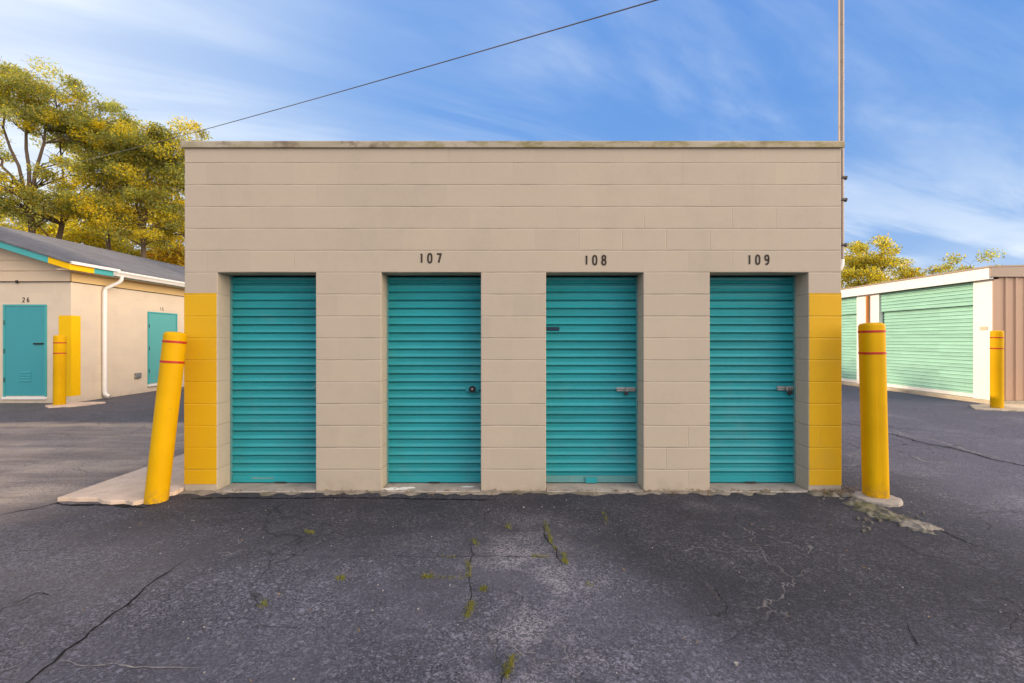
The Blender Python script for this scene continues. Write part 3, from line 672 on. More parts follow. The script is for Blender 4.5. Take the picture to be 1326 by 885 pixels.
# ------------------------------------------------------------------ bollards
def bollard(base, top, rad, bands, label, fn=None, rz=0.0, cap=0.03, bw=0.010):
    b = Vector(base); ax = Vector(top) - b; H = ax.length
    e = empty('bollard', base, label, 'bollard', 'yellow sleeve bollards')
    q = ax.to_track_quat('Z', 'Y') if False else Vector((0,0,1)).rotation_difference(ax.normalized())
    e.rotation_mode = 'QUATERNION'; e.rotation_quaternion = q @ Matrix.Rotation(rz, 3, 'Z').to_quaternion()
    prof = [(rad*1.01, 0.0), (rad, 0.02), (rad, H*0.5), (rad, H-cap)] + [(rad - cap*(1-math.cos(a)), H-cap+cap*math.sin(a)) for a in (R(22), R(45), R(68), R(88))] + [(rad*0.4, H+0.004)]
    MB().lathe(prof, 48, fn).build('sleeve', M['yellow'], e, smooth=40)
    for z in bands:
        MB().lathe([(rad+0.0005, z-bw), (rad+0.003, z-bw*0.9), (rad+0.003, z+bw*0.9), (rad+0.0005, z+bw)], 48, fn).build('reflective_band', M['red'], e, smooth=40)
    return e
def squircle(n):
    return lambda a: 1.0/((abs(math.cos(a))**n + abs(math.sin(a))**n)**(1.0/n))
bollard((-3.112,4.05,-0.02), (-3.008,4.145,1.475), 0.0885, (1.415,1.237), 'leaning yellow bollard with two red bands at the left corner of the block building')
bollard((3.218,4.10,0.02), (3.184,4.105,1.556), 0.0855, (1.462,1.272), 'flat faced yellow bollard in broken concrete at the right corner of the block building', squircle(3.4), R(-9), 0.028)
bollard((-9.60,9.83,-0.02), (-9.62,9.86,1.50), 0.104, (1.36,1.14), 'yellow bollard standing by the teal door of the gabled building', bw=0.012)
bollard((9.86,9.42,-0.02), (9.86,9.42,1.59), 0.102, (1.47,1.25), 'sunlit yellow bollard at the corner of the white building with mint doors', bw=0.012)

# footing and broken concrete round the right bollard
r = random.Random(7); fx, fy = 3.195, 4.06; ring = []
for k in range(26):
    a = 2*math.pi*k/26; ring.append((fx + (0.180+r.uniform(-.016,.016))*math.cos(a), fy + (0.165+r.uniform(-.014,.014))*math.sin(a)))
tag(MB().prism(ring, 'z', -0.05, 0.032).build('bollard_footing', M['sill'], bevel=0.012),
    'pale round concrete footing under the flat faced right bollard', 'concrete footing')
def mound(name, axis_pts, width, height, mat, seed, cell=0.016):
    """crumbled heap: a fine height field along a line of ground points, broken up by noise and sunk at its rim"""
    from mathutils import noise as nz
    P = [Vector((p[0], p[1], 0)) for p in axis_pts]; x0 = min(p.x for p in P)-width*1.4; x1 = max(p.x for p in P)+width*1.4
    y0 = min(p.y for p in P)-width*1.4; y1 = max(p.y for p in P)+width*1.4; nx, ny = int((x1-x0)/cell), int((y1-y0)/cell)
    mb = MB(); H = {}
    for ix in range(nx+1):
        for iy in range(ny+1):
            q = Vector((x0+ix*cell, y0+iy*cell, 0)); dd = 9
            for a, b in zip(P, P[1:]):
                t_ = max(0, min(1, (q-a).dot(b-a)/(b-a).length_squared)); dd = min(dd, (q-a.lerp(b, t_)).length)
            s_ = Vector((q.x*9, q.y*9, seed)); n1 = nz.noise(s_); n2 = nz.noise(s_*3.1); n3 = nz.cell(Vector((q.x*34, q.y*34, seed)))
            e_ = 1 - dd/width + 0.55*n1 + 0.25*n2
            H[ix, iy] = height*(min(1, max(0, e_*1.6))*(0.65+0.3*n1+0.35*n2) + 0.22*(n3-.5)) if e_ > 0 else -0.02
            H[ix, iy] = (q.x + nz.noise(s_*5)*cell*.4, q.y + nz.noise(s_*5+Vector((9,9,9)))*cell*.4, H[ix, iy])
    for ix in range(nx):
        for iy in range(ny):
            c = [H[ix,iy], H[ix+1,iy], H[ix+1,iy+1], H[ix,iy+1]]
            if max(p[2] for p in c) > 0.0: mb.face(c)
    return mb.build(name, mat, weld=True, smooth=28)
tag(mound('broken_concrete', [g(1112,652), g(1135,664), g(1160,672), g(1188,681)], 0.13, 0.034, M['rubble'], 4.0),
    'crumbled mossy concrete in front of the right bollard footing', 'broken concrete')
tag(mound('broken_concrete', [g(1058,640), g(1085,640), g(1104,642)], 0.07, 0.030, M['rubble'], 9.0),
    'small crumbled heap between the yellow corner and the right bollard footing', 'broken concrete')
tag(slab('bollard_pad', [(-9.85,9.78),(-9.55,9.55),(-9.15,9.72),(-9.0,10.28),(-9.5,10.28),(-9.78,10.24)], -0.03, 0.03, M['slab'], 9, 0.03, 0.09),
    'small broken concrete pad under the bollard by the gabled building', 'concrete pad')
tag(slab('bollard_pad', [(9.3,9.3),(9.9,9.05),(10.7,9.15),(12.5,9.2),(12.5,10.05),(10.4,10.05),(9.6,9.75)], -0.03, 0.025, M['base'], 10, 0.05, 0.12),
    'sunlit rough concrete strip under the bollard by the mint doors', 'concrete pad')
r = random.Random(21); mb = MB()
for i in range(60):     # crumbs of concrete at the right corner
    u, v = (r.uniform(1060,1112), r.uniform(634,648)) if i < 18 else (r.uniform(1110,1205), r.uniform(664,690))
    X, Y = g(u, v); s = r.uniform(0.004, 0.013); a = r.uniform(0, 3); pts = []
    n = 5
    poly = [(X+s*r.uniform(.6,1.2)*math.cos(a+2*math.pi*k/n), Y+s*r.uniform(.6,1.2)*math.sin(a+2*math.pi*k/n)) for k in range(n)]
    mb.prism(poly, 'z', -0.004, s*r.uniform(0.6,1.3)+0.004)
tag(mb.build('concrete_crumbs', M['rubble']), 'loose crumbs of concrete at the right corner', 'rubble', kind='stuff')

# ------------------------------------------------------------------ left gabled building
LX, LY = -9.8, 10.3; LB = 11.7           # east wall x, gable wall y, length
RZ, RX, EZ, EX = 4.50, -14.0, 3.08, -9.5 # ridge z,x ; eave top z,x
WX = 2*RX - LX
lb = empty('gabled_building', (LX, LY, 0), 'cream gabled storage building with grey shingle roof and teal doors', 'building')
P_ = (RZ-EZ)/(EX-RX)     # roof pitch
def roofz(x): return RZ - P_*abs(x-RX)
T = lambda x, y: (x-LX, y-LY)
w0, w1 = WX-LX, 0.0; hz = 2.70
mb = MB()
mb.box(w0, w1, 0, LB, -0.05, hz)
mb.build('wall', M['cream'], lb, bevel=0.006)
# sided gable above the bond beam: lapped boards, each one proud at its foot
apex = roofz(RX)-0.16
for sgn, yy in ((-1, 0.0), (1, LB)):
  mb = MB(); zc = hz+0.004
  while zc < apex-0.02:
    zt = min(zc+0.235, apex)
    def half(z): return min((w1-w0)/2, max(0.01, (RZ-0.15-z)/P_))
    cxm = RX-LX
    a0, a1 = half(zc), half(zt)
    if True:
        o0, o1 = (-0.030, -0.008) if sgn < 0 else (LB+0.030, LB+0.008)
        q = [(cxm-a0,o0,zc),(cxm+a0,o0,zc),(cxm+a1,o1,zt),(cxm-a1,o1,zt)]
        mb.face(q if sgn < 0 else q[::-1])
        q2 = [(cxm-a0,0.02 if sgn<0 else LB-0.02,zc),(cxm+a0,0.02 if sgn<0 else LB-0.02,zc),(cxm+a0,o0,zc),(cxm-a0,o0,zc)]
        mb.face(q2 if sgn < 0 else q2[::-1])
    zc = zt
  mb.build('gable_siding', M['siding'], lb)
# frieze between the block wall and the eave on the long sides
MB().box(w1-0.10, w1+0.012, 0.0, LB, hz+0.004, roofz(LX)-0.09).build('frieze', M['frieze'], lb)
MB().box(w0-0.012, w0+0.10, 0.0, LB, hz+0.004, roofz(LX)-0.09).build('frieze', M['frieze'], lb)
# roof planes with thickness
ye0, ye1 = -0.34, LB+0.34; mb = MB()
ex = EX-LX; rx = RX-LX; wx = (2*RX-EX)-LX
mb.prism([(wx,EZ-0.03),(rx,RZ-0.03),(ex,EZ-0.03),(ex+0.02,EZ-0.01),(rx,RZ+0.02),(wx-0.02,EZ-0.01)], 'y', ye0-0.03, ye1+0.03)
mb.build('roof', M['shingle'], lb)
MB().prism([(ex-0.02,EZ-0.165),(ex-0.02,EZ-0.14),(-0.02,EZ-0.14+0.0),(-0.02,EZ-0.165)], 'y', ye0+0.03, ye1-0.03).build('soffit', M['siding'], lb)
# barge boards on the gable rake: teal, the last stretch yellow
def rake(xa, xb, mat, ys):
    za, zb = roofz(xa)-0.035, roofz(xb)-0.035; fh = 0.135
    return MB().prism([(xa-LX,za-fh),(xb-LX,zb-fh),(xb-LX,zb),(xa-LX,za)], 'y', ys, ys+0.03).build('barge_board', mat, lb, bevel=0.003)
xs_ = EX-0.47
for ys in (ye0-0.005, ye1-0.025):
    rake(RX, xs_, M['tealtrim'], ys); rake(xs_+0.001, EX, M['ypaint'], ys)
    rake(2*RX-EX, RX-0.001, M['tealtrim'], ys)
def eave(y0, y1, mat): MB().box(ex-0.028, ex-0.001, y0, y1, EZ-0.165, EZ-0.034).build('fascia', mat, lb, bevel=0.003)
eave(ye0+0.026, ye0+0.58, M['ypaint']); eave(ye0+0.581, ye0+1.05, M['tealtrim']); eave(ye0+1.051, ye1, M['tealtrim'])
MB().box(ex-0.0005, ex+0.055, ye0, ye0+1.22, EZ-0.045, EZ+0.018).build('drip_edge', M['white'], lb, bevel=0.004)
# K-style gutter along the rest of the eave
gx = ex+0.002
MB().prism([(gx,EZ-0.15),(gx+0.06,EZ-0.15),(gx+0.085,EZ-0.10),(gx+0.115,EZ-0.065),(gx+0.115,EZ-0.028),(gx+0.105,EZ-0.028),(gx+0.105,EZ-0.06),(gx+0.075,EZ-0.095),(gx+0.055,EZ-0.14),(gx+0.008,EZ-0.14),(gx+0.008,EZ-0.03),(gx,EZ-0.03)], 'y', ye0+1.08, ye1).build('gutter', M['white'], lb)
dy = 0.79
MB().tube([(gx+0.045,dy+0.13,EZ-0.145),(gx+0.045,dy+0.13,EZ-0.22),(gx+0.0,dy+0.11,EZ-0.29),(0.06,dy+0.02,EZ-0.44),(0.05,dy,EZ-0.52),(0.05,dy,0.16),(0.07,dy,0.09),(0.15,dy+0.02,0.045)], [0.04,0.04,0.042,0.042,0.046,0.046,0.046,0.046], 12).build('downspout', M['white'], lb, smooth=50)
# painted yellow corner, wrapping
MB().box(-0.275, 0.0, -0.003, 0.0, 0.15, 1.945).box(0.0, 0.003, -0.003, 0.225, 0.15, 1.945).build('painted_corner', M['ypaint'], lb)
# thin cable along the bond beam
MB().tube([(w0,-0.034,hz-0.005),(0.012,-0.034,hz-0.005),(0.016,LB,hz-0.005)], 0.009, 6).build('cable_run', M['dark'], lb)
MB().box(-1.19,-1.15,-0.05,-0.02,hz-0.04,hz+0.025).build('cable_clip', M['dark'], lb)
def steel_door(frame, w, h, z0, hinge_side, vent, handle, mat='tealdoor'):
    """frame: Empty-like transform given as (origin, rotation) of the door's lower left corner, x to the right, -y outward"""
    (ox, oy), rz = frame
    def put(mb, name, mat, par, **k):
        o = mb.build(name, mat, par, **k)
        return o
    d = MB().box(0, w, -0.012, 0.0, z0, z0+h).build('door', M[mat], lb, loc=(ox, oy, 0), bevel=0.003)
    d.rotation_euler = (0, 0, rz)
    fr = MB().box(-0.045, -0.004, -0.022, 0.0, z0-0.02, z0+h+0.045).box(w+0.004, w+0.045, -0.022, 0.0, z0-0.02, z0+h+0.045).box(-0.0035, w+0.0035, -0.022, 0.0, z0+h+0.005, z0+h+0.045)
    fr.build('door_frame', M['tealtrim'], d, bevel=0.002)
    MB().box(-0.05, w+0.05, -0.05, 0.0, z0-0.075, z0-0.021).build('door_sill', M['white'], d, bevel=0.004)
    for z in (0.18, 0.5, 0.82):
        xh = -0.012 if hinge_side < 0 else w+0.012
        MB().tube([(xh,-0.026,z0+h*z-0.05),(xh,-0.026,z0+h*z+0.05)], 0.009, 8).build('hinge', M['dark'], d)
    if vent:
        mb = MB()
        mb.box(w*0.36, w*0.67, -0.016, -0.0125, z0+0.30, z0+0.56)
        for i in range(4):
            z = z0+0.325+i*0.06
            mb.prism([(-0.016,z),(-0.030,z+0.004),(-0.016,z+0.035)], 'x', w*0.38, w*0.65)
        mb.build('vent', M['tealdoor'], d)
    if handle:
        MB().box(w-0.24, w-0.02, -0.030, -0.0125, z0+h*0.575, z0+h*0.575+0.035).tube([(w-0.18,-0.045,z0+h*0.585),(w-0.05,-0.045,z0+h*0.585)], 0.010, 8).build('latch', M['dark'], d)
    return d
xl = (5-U0)/F*LY - LX + 0.045; wd = (61-5)/F*LY - 0.09
steel_door(((xl, 0.0), 0.0), wd, 1.985, 0.16, -1, True, True)
steel_door(((0.0, 12.46+0.04-LY), R(90)), 1.0, 1.90, 0.22, -1, False, False, 'teallit')
number('26', (xl+wd/2-0.065, 0, 2.245), (1,0,0), 0.095, lb, 0.55, 0.5, 0.2)
number('15', (0.0, 12.9-LY, 2.22), (0,1,0), 0.085, lb, 0.55, 0.5, 0.18, (1,0,0))
MB().box(0.0, 0.05, 12.02-LY, 12.20-LY, 0.40, 0.54).box(0.05, 0.065, 12.05-LY, 12.17-LY, 0.43, 0.51).build('outlet_box', M['steel'], lb, bevel=0.006)

# ------------------------------------------------------------------ right building with mint doors
QX, QY, QL = 10.45, 10.08, 20.4
rb = empty('white_storage_building', (QX, QY, 0), 'low white storage building with mint green roll-up doors and tan metal end wall', 'building')
mb = MB()
MB().box(0.30, 12.0, 0.06, QL, -0.05, 2.70).build('inner_wall', M['darkgap'], rb)
MB().box(-0.055, 12.0, -0.02, QL, -0.06, 0.085).build('base_kerb', M['base'], rb, bevel=0.01)
DW, MODW = 2.70, 3.55
posts = [(0.0, 0.42)]
y = 0.42
while y < QL-1:
    posts.append((y+DW, min(QL, y+MODW))); y += MODW
# posts (white panel between the doors)
for (a, b) in posts:
    if a > QL: break
    MB().box(0.0, 0.12, a, b, 0.086, 2.72).build('post_panel', M['white'], rb, bevel=0.004)
for i, (a, b) in enumerate(posts[1:]):
    if a < QL: MB().tube([(-0.045,(a+b)/2-0.06,0.12),(-0.045,(a+b)/2-0.06,2.69)], 0.04, 8).build('downspout', M['rust'], rb, smooth=60)
y = 0.42
def poly_mint(z0, z1, x): return [(q[0], q[1]) for q in curtain(0, 0, z0, z1, x, 0.088, 0.012, 0.012)]
while y < QL-1:
    ya, yb = y+0.012, min(QL, y+DW)-0.012
    mb = MB(); mb.prism(poly_mint(0.17, 2.235, 0.125), 'y', ya, yb)
    d = mb.build('roller_door', M['mint'], rb, smooth=25)
    MB().prism(poly_mint(2.20, 2.715, 0.055), 'y', ya, yb).build('header_panel', M['mint'], d, smooth=25)
    MB().box(0.105, 0.14, ya, yb, 0.088, 0.168).build('bottom_rail', M['white'], d, bevel=0.004)
    y += MODW
# fascia, flat sloping roof, metal end wall
MB().box(-0.10, -0.002, -0.03, QL, 2.725, 2.985).build('fascia', M['white'], rb, bevel=0.006)
MB().prism([(-0.12,2.975),(12.0,3.28),(12.0,3.31),(-0.12,3.008)], 'y', -0.08, QL+0.05).build('roof', M['tantrim'], rb)
mb = MB(); x = 0.0; pr = []     # ribbed panel profile in plan
pr.append((0.125, 0.05))
pts = []
while x < 11.9:
    pts += [(x+0.125,-0.008),(x+0.235,-0.008),(x+0.255,-0.034),(x+0.30,-0.034),(x+0.32,-0.008)]; x += 0.22
pts = [(p[0]+0.0, p[1]) for p in pts if p[0] < 12.0]
mb.prism(pts + [(pts[-1][0],0.05),(pts[0][0],0.05)], 'z', 0.09, 2.76)
mb.build('metal_panel', M['tanmetal'], rb)
MB().prism([(-0.10,2.765),(12.0,2.79),(12.0,3.278),(-0.10,2.972)], 'y', -0.075, -0.036).build('rake_trim', M['tantrim'], rb, bevel=0.004)
MB().box(0.0, 0.124, -0.03, -0.001, 0.086, 2.72).build('corner_trim', M['tanmetal'], rb, bevel=0.004)
MB().box(-0.010, -0.001, 0.10, 0.26, 1.62, 1.70).build('number_plate', M['siding'], rb)

# ------------------------------------------------------------------ trees
def leaf_mesh(C, n_each, spread, size, slots, rs, name, mats):
    """C: clump centres (K,3); slots: per-clump probabilities over the leaf materials"""
    K = len(C); idx = np.repeat(np.arange(K), n_each); N = len(idx)
    off = rs.normal(size=(N,3)); off /= np.maximum(1e-6, np.linalg.norm(off, axis=1))[:,None]
    off *= (rs.random(N)**0.45)[:,None]*spread[idx][:,None]; off[:,2] *= 0.62
    p = C[idx] + off
    d = rs.normal(size=(N,3)); d[:,2] -= 0.35; d /= np.linalg.norm(d, axis=1)[:,None]
    nrm = rs.normal(size=(N,3)); nrm[:,2] = np.abs(nrm[:,2])+0.3
    s = np.cross(d, nrm); s /= np.maximum(1e-6, np.linalg.norm(s, axis=1))[:,None]
    L = size*rs.uniform(0.6, 1.35, N); Wd = L*rs.uniform(0.42, 0.62, N)
    v = np.empty((N,4,3)); v[:,0] = p; v[:,1] = p + d*(L*0.5)[:,None] + s*(Wd*0.5)[:,None]
    v[:,2] = p + d*L[:,None]; v[:,3] = p + d*(L*0.5)[:,None] - s*(Wd*0.5)[:,None]
    me = bpy.data.meshes.new(name); me.vertices.add(N*4); me.loops.add(N*4); me.polygons.add(N)
    me.vertices.foreach_set('co', v.reshape(-1)); me.loops.foreach_set('vertex_index', np.arange(N*4, dtype=np.int32))
    me.polygons.foreach_set('loop_start', np.arange(0, N*4, 4, dtype=np.int32)); me.polygons.foreach_set('loop_total', np.full(N, 4, dtype=np.int32))
    cum = np.cumsum(slots, axis=1); mi = (rs.random(N)[:,None] > cum[idx]).sum(axis=1).clip(0, len(mats)-1)
    for m in mats: me.materials.append(m)
    me.polygons.foreach_set('material_index', mi.astype(np.int32)); me.update(calc_edges=True)
    return me

def tree(name, loc, label, lobes, fork_z, trunk_r, seed, clumps=60, n_leaf=420, size=0.17, pal=(0.5,0.35,0.13,0.02), yz=None, spread=(0.55,1.0), limbs=4, lean=(0,0), group='trees behind the gabled building', cat='tree'):
    """lobes: (dx, dy, z, rx, rz) ellipsoids that together make the crown"""
    rs = np.random.RandomState(seed); r = random.Random(seed)
    e = empty(name, loc, label, cat, group)
    mb = MB(); nodes = []
    base = Vector((0,0,-0.15)); fk = Vector((lean[0], lean[1], fork_z))
    path = [base.lerp(fk, t) + Vector((r.uniform(-1,1)*0.10*t, r.uniform(-1,1)*0.10*t, 0)) for t in (0, .08, .25, .45, .65, .85, 1)]
    rad = [trunk_r*k for k in (1.45, 1.12, 1.0, .93, .87, .82, .78)]
    mb.tube(path, rad, 10)
    nodes += [(p, q) for p, q in zip(path[4:], rad[4:])]
    lob = sorted(lobes, key=lambda q: -q[3])[:limbs]
    for (dx, dy, z, rx, rz) in lob:                    # one main limb into each big lobe
        tip = Vector((dx, dy, z + rz*0.45)); st = path[r.choice((5, 6, 6))]; lp = []
        for i in range(9):
            t = i/8; p = st.lerp(tip, t); bow = math.sin(t*math.pi)*0.10*(tip-st).length
            p = p + Vector(((-dx)*0.06*math.sin(t*math.pi), 0, bow*0.35)) + Vector((r.uniform(-1,1), r.uniform(-1,1), r.uniform(-.5,.5)))*0.16*min(1, t*3)
            lp.append(p)
        lr = [trunk_r*0.62*(1-0.84*(i/8)) for i in range(9)]
        mb.tube(lp, lr, 7); nodes += list(zip(lp, lr))
    wts = np.array([q[3]**2*q[4] for q in lobes]); wts = wts/wts.sum(); C = []
    for i in range(clumps):
        dx, dy, z, rx, rz = lobes[rs.choice(len(lobes), p=wts)]
        v = rs.normal(size=3); v /= np.linalg.norm(v); v *= rs.random()**0.42
        C.append((dx+v[0]*rx, dy+v[1]*rx, z+v[2]*rz))
    C = np.array(C)
    for c in C:                                        # each clump hangs on a branch off the nearest limb
        cv = Vector(c); best = min(nodes, key=lambda n: (n[0]-cv).length + max(0, n[0].z-cv.z+0.2)*1.5)
        st = best[0]; mid = st.lerp(cv, 0.5) + Vector((r.uniform(-.25,.25), r.uniform(-.25,.25), r.uniform(-.05,.35)))
        r0 = min(best[1]*0.6, 0.035+0.010*(cv-st).length)
        bp = [st, st.lerp(mid, .5)+Vector((r.uniform(-.08,.08),r.uniform(-.08,.08),.05)), mid, mid.lerp(cv,.55)+Vector((r.uniform(-.1,.1),r.uniform(-.1,.1),.06)), cv]
        mb.tube(bp, [r0, r0*.8, r0*.6, r0*.4, r0*.15], 5, cap=False)
        for _ in range(3):
            q = cv + Vector((r.uniform(-1,1), r.uniform(-1,1), r.uniform(-.4,.7)))*0.75
            mb.tube([bp[3], bp[3].lerp(q,.5)+Vector((0,0,.08)), q], [r0*.4, r0*.25, 0.006], 4, cap=False)
    mb.build('trunk', M['bark'], e, smooth=60)
    S = np.tile(np.array(pal, dtype=float), (len(C),1))
    if yz:
        zlim, prob = yz
        for i, c in enumerate(C):
            p = prob if c[2] < zlim else prob*0.35
            if rs.random() < p: S[i] = (0.08, 0.17, 0.72, 0.03)
    sp = rs.uniform(spread[0], spread[1], len(C))
    me = leaf_mesh(C, n_leaf, sp, size, S, rs, 'crown', LEAF)
    cr = bpy.data.objects.new('crown', me); COL.objects.link(cr); cr.parent = e
    return e
TY = 24.0
def tx(u, y): return (u-U0)/F*y
def tz(v, y): return CAMH + (V0-v)/F*y
TK = dict(n_leaf=270, size=0.118, spread=(0.38,0.85))
tree('tall_tree', (tx(38,24), 24, 0), 'tallest open tree at the far left with bare forking limbs and yellow lit clumps',
     [(-2.2,0,14.2,2.2,1.7),(-0.2,.3,14.7,1.5,1.4),(1.5,0,13.6,1.8,1.4),(-2.9,0,11.4,1.8,1.1),(2.9,.4,11.9,1.3,.8),(-0.3,-.5,12.6,1.4,.9),(-1.6,-1.0,9.0,1.5,1.0),(1.4,-.9,8.6,1.3,.9),(2.4,-.6,9.9,1.2,.8)], 8.4, 0.17, 4,
     clumps=165, pal=(0.40,0.44,0.13,0.03), yz=(13.2,0.34), limbs=4, lean=(0.2,0), **TK)
tree('tall_tree', (tx(58,25), 25, 0), 'broad dark olive tree second from the left behind the gabled building',
     [(3.0,0,12.9,1.9,1.4),(5.0,.3,11.8,1.5,1.2),(1.0,0,12.6,1.5,1.2),(3.2,-.4,10.9,1.4,0.8),(5.6,0,10.0,1.3,0.8),(1.6,0,9.9,1.0,.6),(.3,-1,8.2,1.4,.9),(3.4,-.8,8.4,1.5,.9)], 7.6, 0.15, 9,
     clumps=150, pal=(0.50,0.40,0.08,0.02), yz=(10.6,0.32), limbs=4, lean=(0.9,0), **TK)
tree('tall_tree', (tx(141,25), 25, 0), 'slender straight tree in the middle of the group behind the grey roof',
     [(0.3,0,11.7,1.6,1.2),(-0.9,0,10.0,1.3,0.8),(1.5,.3,9.7,1.5,0.9),(0.4,0,12.9,1.0,0.8),(-0.5,-.5,8.2,1.3,.8),(1.0,-.6,7.4,1.2,.7)], 8.2, 0.12, 15,
     clumps=118, pal=(0.42,0.42,0.13,0.03), yz=(10.3,0.48), limbs=4, **TK)
tree('tall_tree', (tx(187,25), 25, 0), 'dark trunked tree with dense green crown left of the block building',
     [(0.1,0,11.9,1.6,1.3),(1.7,.2,10.5,1.6,1.2),(-1.2,0,10.2,1.4,1.0),(0.5,0,8.7,1.6,.8),(1.9,0,7.9,1.1,.7),(-.9,0,12.6,.8,.7),(-.8,-.6,7.8,1.2,.8),(.6,-.6,6.8,1.3,.7)], 7.6, 0.135, 23,
     clumps=145, pal=(0.55,0.33,0.10,0.02), yz=(9.6,0.38), limbs=5, **TK)
tree('tall_tree', (tx(256,26), 26, 0), 'yellowing tree rising just above the left end of the block building roof',
     [(0.1,0,12.4,1.3,1.2),(1.1,0,11.1,1.2,1.0),(-0.9,0,10.8,1.2,1.0),(-1.2,0,8.2,1.4,1.2),(.9,0,9,1.2,1)], 5.4, 0.14, 31,
     clumps=96, pal=(0.33,0.40,0.24,0.03), yz=(13.4,0.45), limbs=5, **TK)
# the lower yellow and rust growth between and behind the trunks
for k, (u, y, h, rr, pal, lab) in enumerate((
    (-22, 29, 10.6, 2.5, (0.18,0.30,0.49,0.03), 'yellow understorey tree at the far left edge of the group'),
    (20, 33, 11.0, 2.3, (0.25,0.35,0.38,0.02), 'yellow green understorey tree behind the tallest left tree'),
    (78, 31, 11.2, 2.3, (0.10,0.26,0.62,0.02), 'bright yellow understorey tree behind the second trunk'),
    (112, 28, 8.8, 1.9, (0.12,0.24,0.62,0.02), 'golden understorey tree glowing between the middle trunks'),
    (152, 32, 11.6, 2.3, (0.20,0.34,0.44,0.02), 'green and yellow understorey tree behind the slender tree'),
    (205, 29, 8.6, 2.0, (0.08,0.22,0.36,0.34), 'rust coloured understorey tree near the block building corner'),
    (238, 31, 9.6, 2.2, (0.08,0.20,0.44,0.28), 'orange yellow understorey tree beside the block building corner'))):
    tree('understorey_tree', (tx(u,y), y, 0), lab, [(0,0,h-rr*0.8,rr*.9,rr*0.75),(-rr*.6,0,h-rr*1.5,rr*.8,rr*.6),(rr*.6,0,h-rr*1.7,rr*.8,rr*.6),(0,0,h-rr*2.3,rr*.9,rr*.5),(-rr*.5,0,h-rr*2.9,rr*.8,rr*.4)], h*0.3, 0.10, 50+k,
         clumps=84, n_leaf=190, size=0.16, spread=(0.4,0.85), pal=pal, limbs=3, group='lower trees behind the gabled building')
# trees beyond the right building
for k, (u, y, h, rr, pal, lab) in enumerate((
    (1122, 40, 10.3, 2.1, (0.16,0.38,0.44,0.02), 'golden green tree nearest the block building beyond the mint doors'),
    (1172, 42, 8.6, 2.5, (0.12,0.38,0.40,0.10), 'low rounded golden tree beyond the roof of the mint door building'),
    (1256, 42, 9.3, 2.7, (0.40,0.42,0.14,0.04), 'flat topped olive tree showing over the roof of the white building'))):
    tree('far_tree', (tx(u,y), y, 0), lab, [(0,0,h-rr*0.75,rr,rr*0.7),(-rr*.7,0,h-rr*1.5,rr*.8,rr*.6),(rr*.7,0,h-rr*1.45,rr*.85,rr*.6),(0,0,h-rr*2.1,rr,rr*.6)], h*0.4, 0.18, 70+k,
         clumps=64, n_leaf=260, size=0.20, pal=pal, limbs=4, group='trees beyond the white building')
# unseen trees past the left edge, added to keep sun off the yard
for k, (x, y, h, rr) in enumerate(((-23.0,10.0,14.5,3.7), (-22.0,5.2,13.0,3.8), (-28.0,12.6,16.0,4.0), (-27.0,7.6,15.5,4.2))):
    tree('shade_tree', (x, y, 0), 'unseen dense green tree added at left to shade the yard', [(0,0,h-rr*0.8,rr,rr*0.8),(-rr*.5,0,h-rr*1.7,rr*.9,rr*.7),(rr*.4,rr*.3,h-rr*1.6,rr*.85,rr*.7),(0,-rr*.3,h-rr*2.1,rr*.8,rr*.6)], h*0.35, 0.26, 90+k,
         clumps=70, n_leaf=260, size=0.34, pal=(0.6,0.32,0.06,0.02), limbs=4, group='unseen shade trees past the left edge')

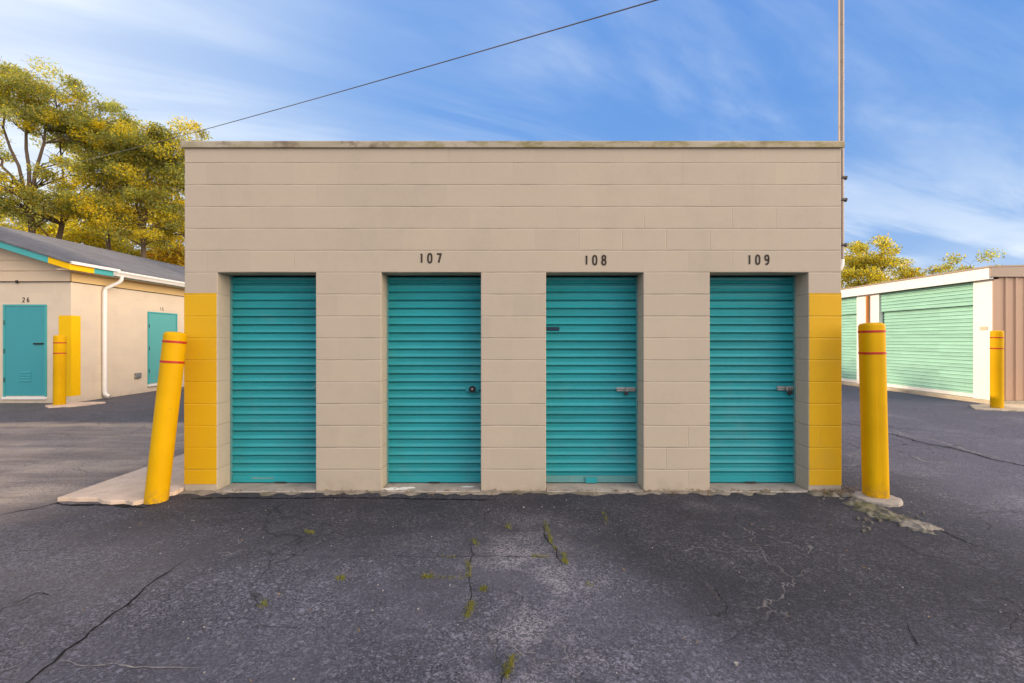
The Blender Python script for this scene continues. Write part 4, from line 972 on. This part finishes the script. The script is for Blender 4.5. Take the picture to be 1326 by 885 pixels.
# ------------------------------------------------------------------ small growth, litter, stones
r = random.Random(77)
def blades(mb, X, Y, n, h, spread):
    for _ in range(n):
        x, y = X + r.gauss(0, spread), Y + r.gauss(0, spread); a = r.uniform(0, 6.28); hh = h*r.uniform(.4, 1.2); w = 0.0014
        dx, dy = math.cos(a), math.sin(a); lx, ly = r.gauss(0, .5)*hh, r.gauss(0, .5)*hh
        mb.face([(x-dx*w,y-dy*w,0),(x+dx*w,y+dy*w,0),(x+lx*.5+dx*w*.8,y+ly*.5+dy*w*.8,hh*.6),(x+lx,y+ly,hh),(x+lx*.5-dx*w*.8,y+ly*.5-dy*w*.8,hh*.6)])
mb = MB()
for u0, v0, u1, v1, n in ((706,676,714,704,90), (716,708,720,712,20), (729,716,734,733,90), (612,698,618,708,40), (605,726,608,748,60), (626,762,627,766,40),
                          (612,780,604,800,90), (547,748,560,748,60), (565,749,600,750,30), (438,748,446,751,45), (340,781,343,786,30), (664,850,655,878,120), (690,721,708,722,40), (782,664,785,678,30),
                          (396,688,406,692,50), (656,678,660,686,30), (570,721,590,722,14), (760,756,764,760,12)):
    for _ in range(n):
        t = r.random(); X, Y = g(u0+(u1-u0)*t, v0+(v1-v0)*t); blades(mb, X, Y, 1 + (r.random() < 0.5), 0.020, 0.011)
tag(mb.build('crack_weeds', M['weed']), 'small green weeds growing in the asphalt cracks', 'weeds', kind='stuff')
mb = MB()
for cx_, cy_, n in ((-0.16,4.235,16),(0.02,4.21,10),(-0.72,4.19,14),(2.95,4.24,40),(3.08,4.22,46),(3.02,4.32,30),(1.45,4.22,26),(1.75,4.225,18),(-1.55,4.21,12),(0.75,4.19,8)):
    blades(mb, cx_, cy_, n, 0.055, 0.035)
tag(mb.build('dry_weeds', M['litter']), 'dry brown weed stems along the foot of the block wall', 'dry weeds', kind='stuff')
mb = MB()
for i in range(420):
    if i < 260: X, Y = r.uniform(-3.05, 3.1), BY - abs(r.gauss(0.03, 0.05)) - 0.004
    elif i < 330: X, Y = g(r.uniform(1050,1112), r.uniform(633,646))
    else: X, Y = r.uniform(-4.2, 5.0), r.uniform(1.9, 4.2)
    s = r.uniform(0.006, 0.020)*(0.7 if i >= 330 else 1); a = r.uniform(0, 6.28); z = r.uniform(0.012, 0.03) if i < 330 else 0.006; c, d = math.cos(a), math.sin(a)
    mb.face([(X-c*s,Y-d*s,z),(X+d*s*.4,Y-c*s*.4,z+r.uniform(0,.008)),(X+c*s,Y+d*s,z+r.uniform(0,.008)),(X-d*s*.4,Y+c*s*.4,z)])
tag(mb.build('leaf_litter', M['litter']), 'dead leaves and twigs gathered along the foot of the wall', 'leaf litter', kind='stuff')
mb = MB()
for i in range(300):
    X, Y = r.uniform(-5.5, 6.5), 1.7 + 3.2*r.random()**1.3
    if Y > 4.15: continue
    s = r.uniform(0.002, 0.005)*(1.9 if r.random() < 0.05 else 1); n = 5; a = r.random()*3
    poly = [(X+s*r.uniform(.7,1.2)*math.cos(a+2*math.pi*k/n), Y+s*r.uniform(.7,1.2)*math.sin(a+2*math.pi*k/n)) for k in range(n)]
    mb.prism(poly, 'z', 0.0005, s*1.1)
tag(mb.build('pebbles', M['stone']), 'pale loose pebbles scattered on the asphalt', 'pebbles', kind='stuff')
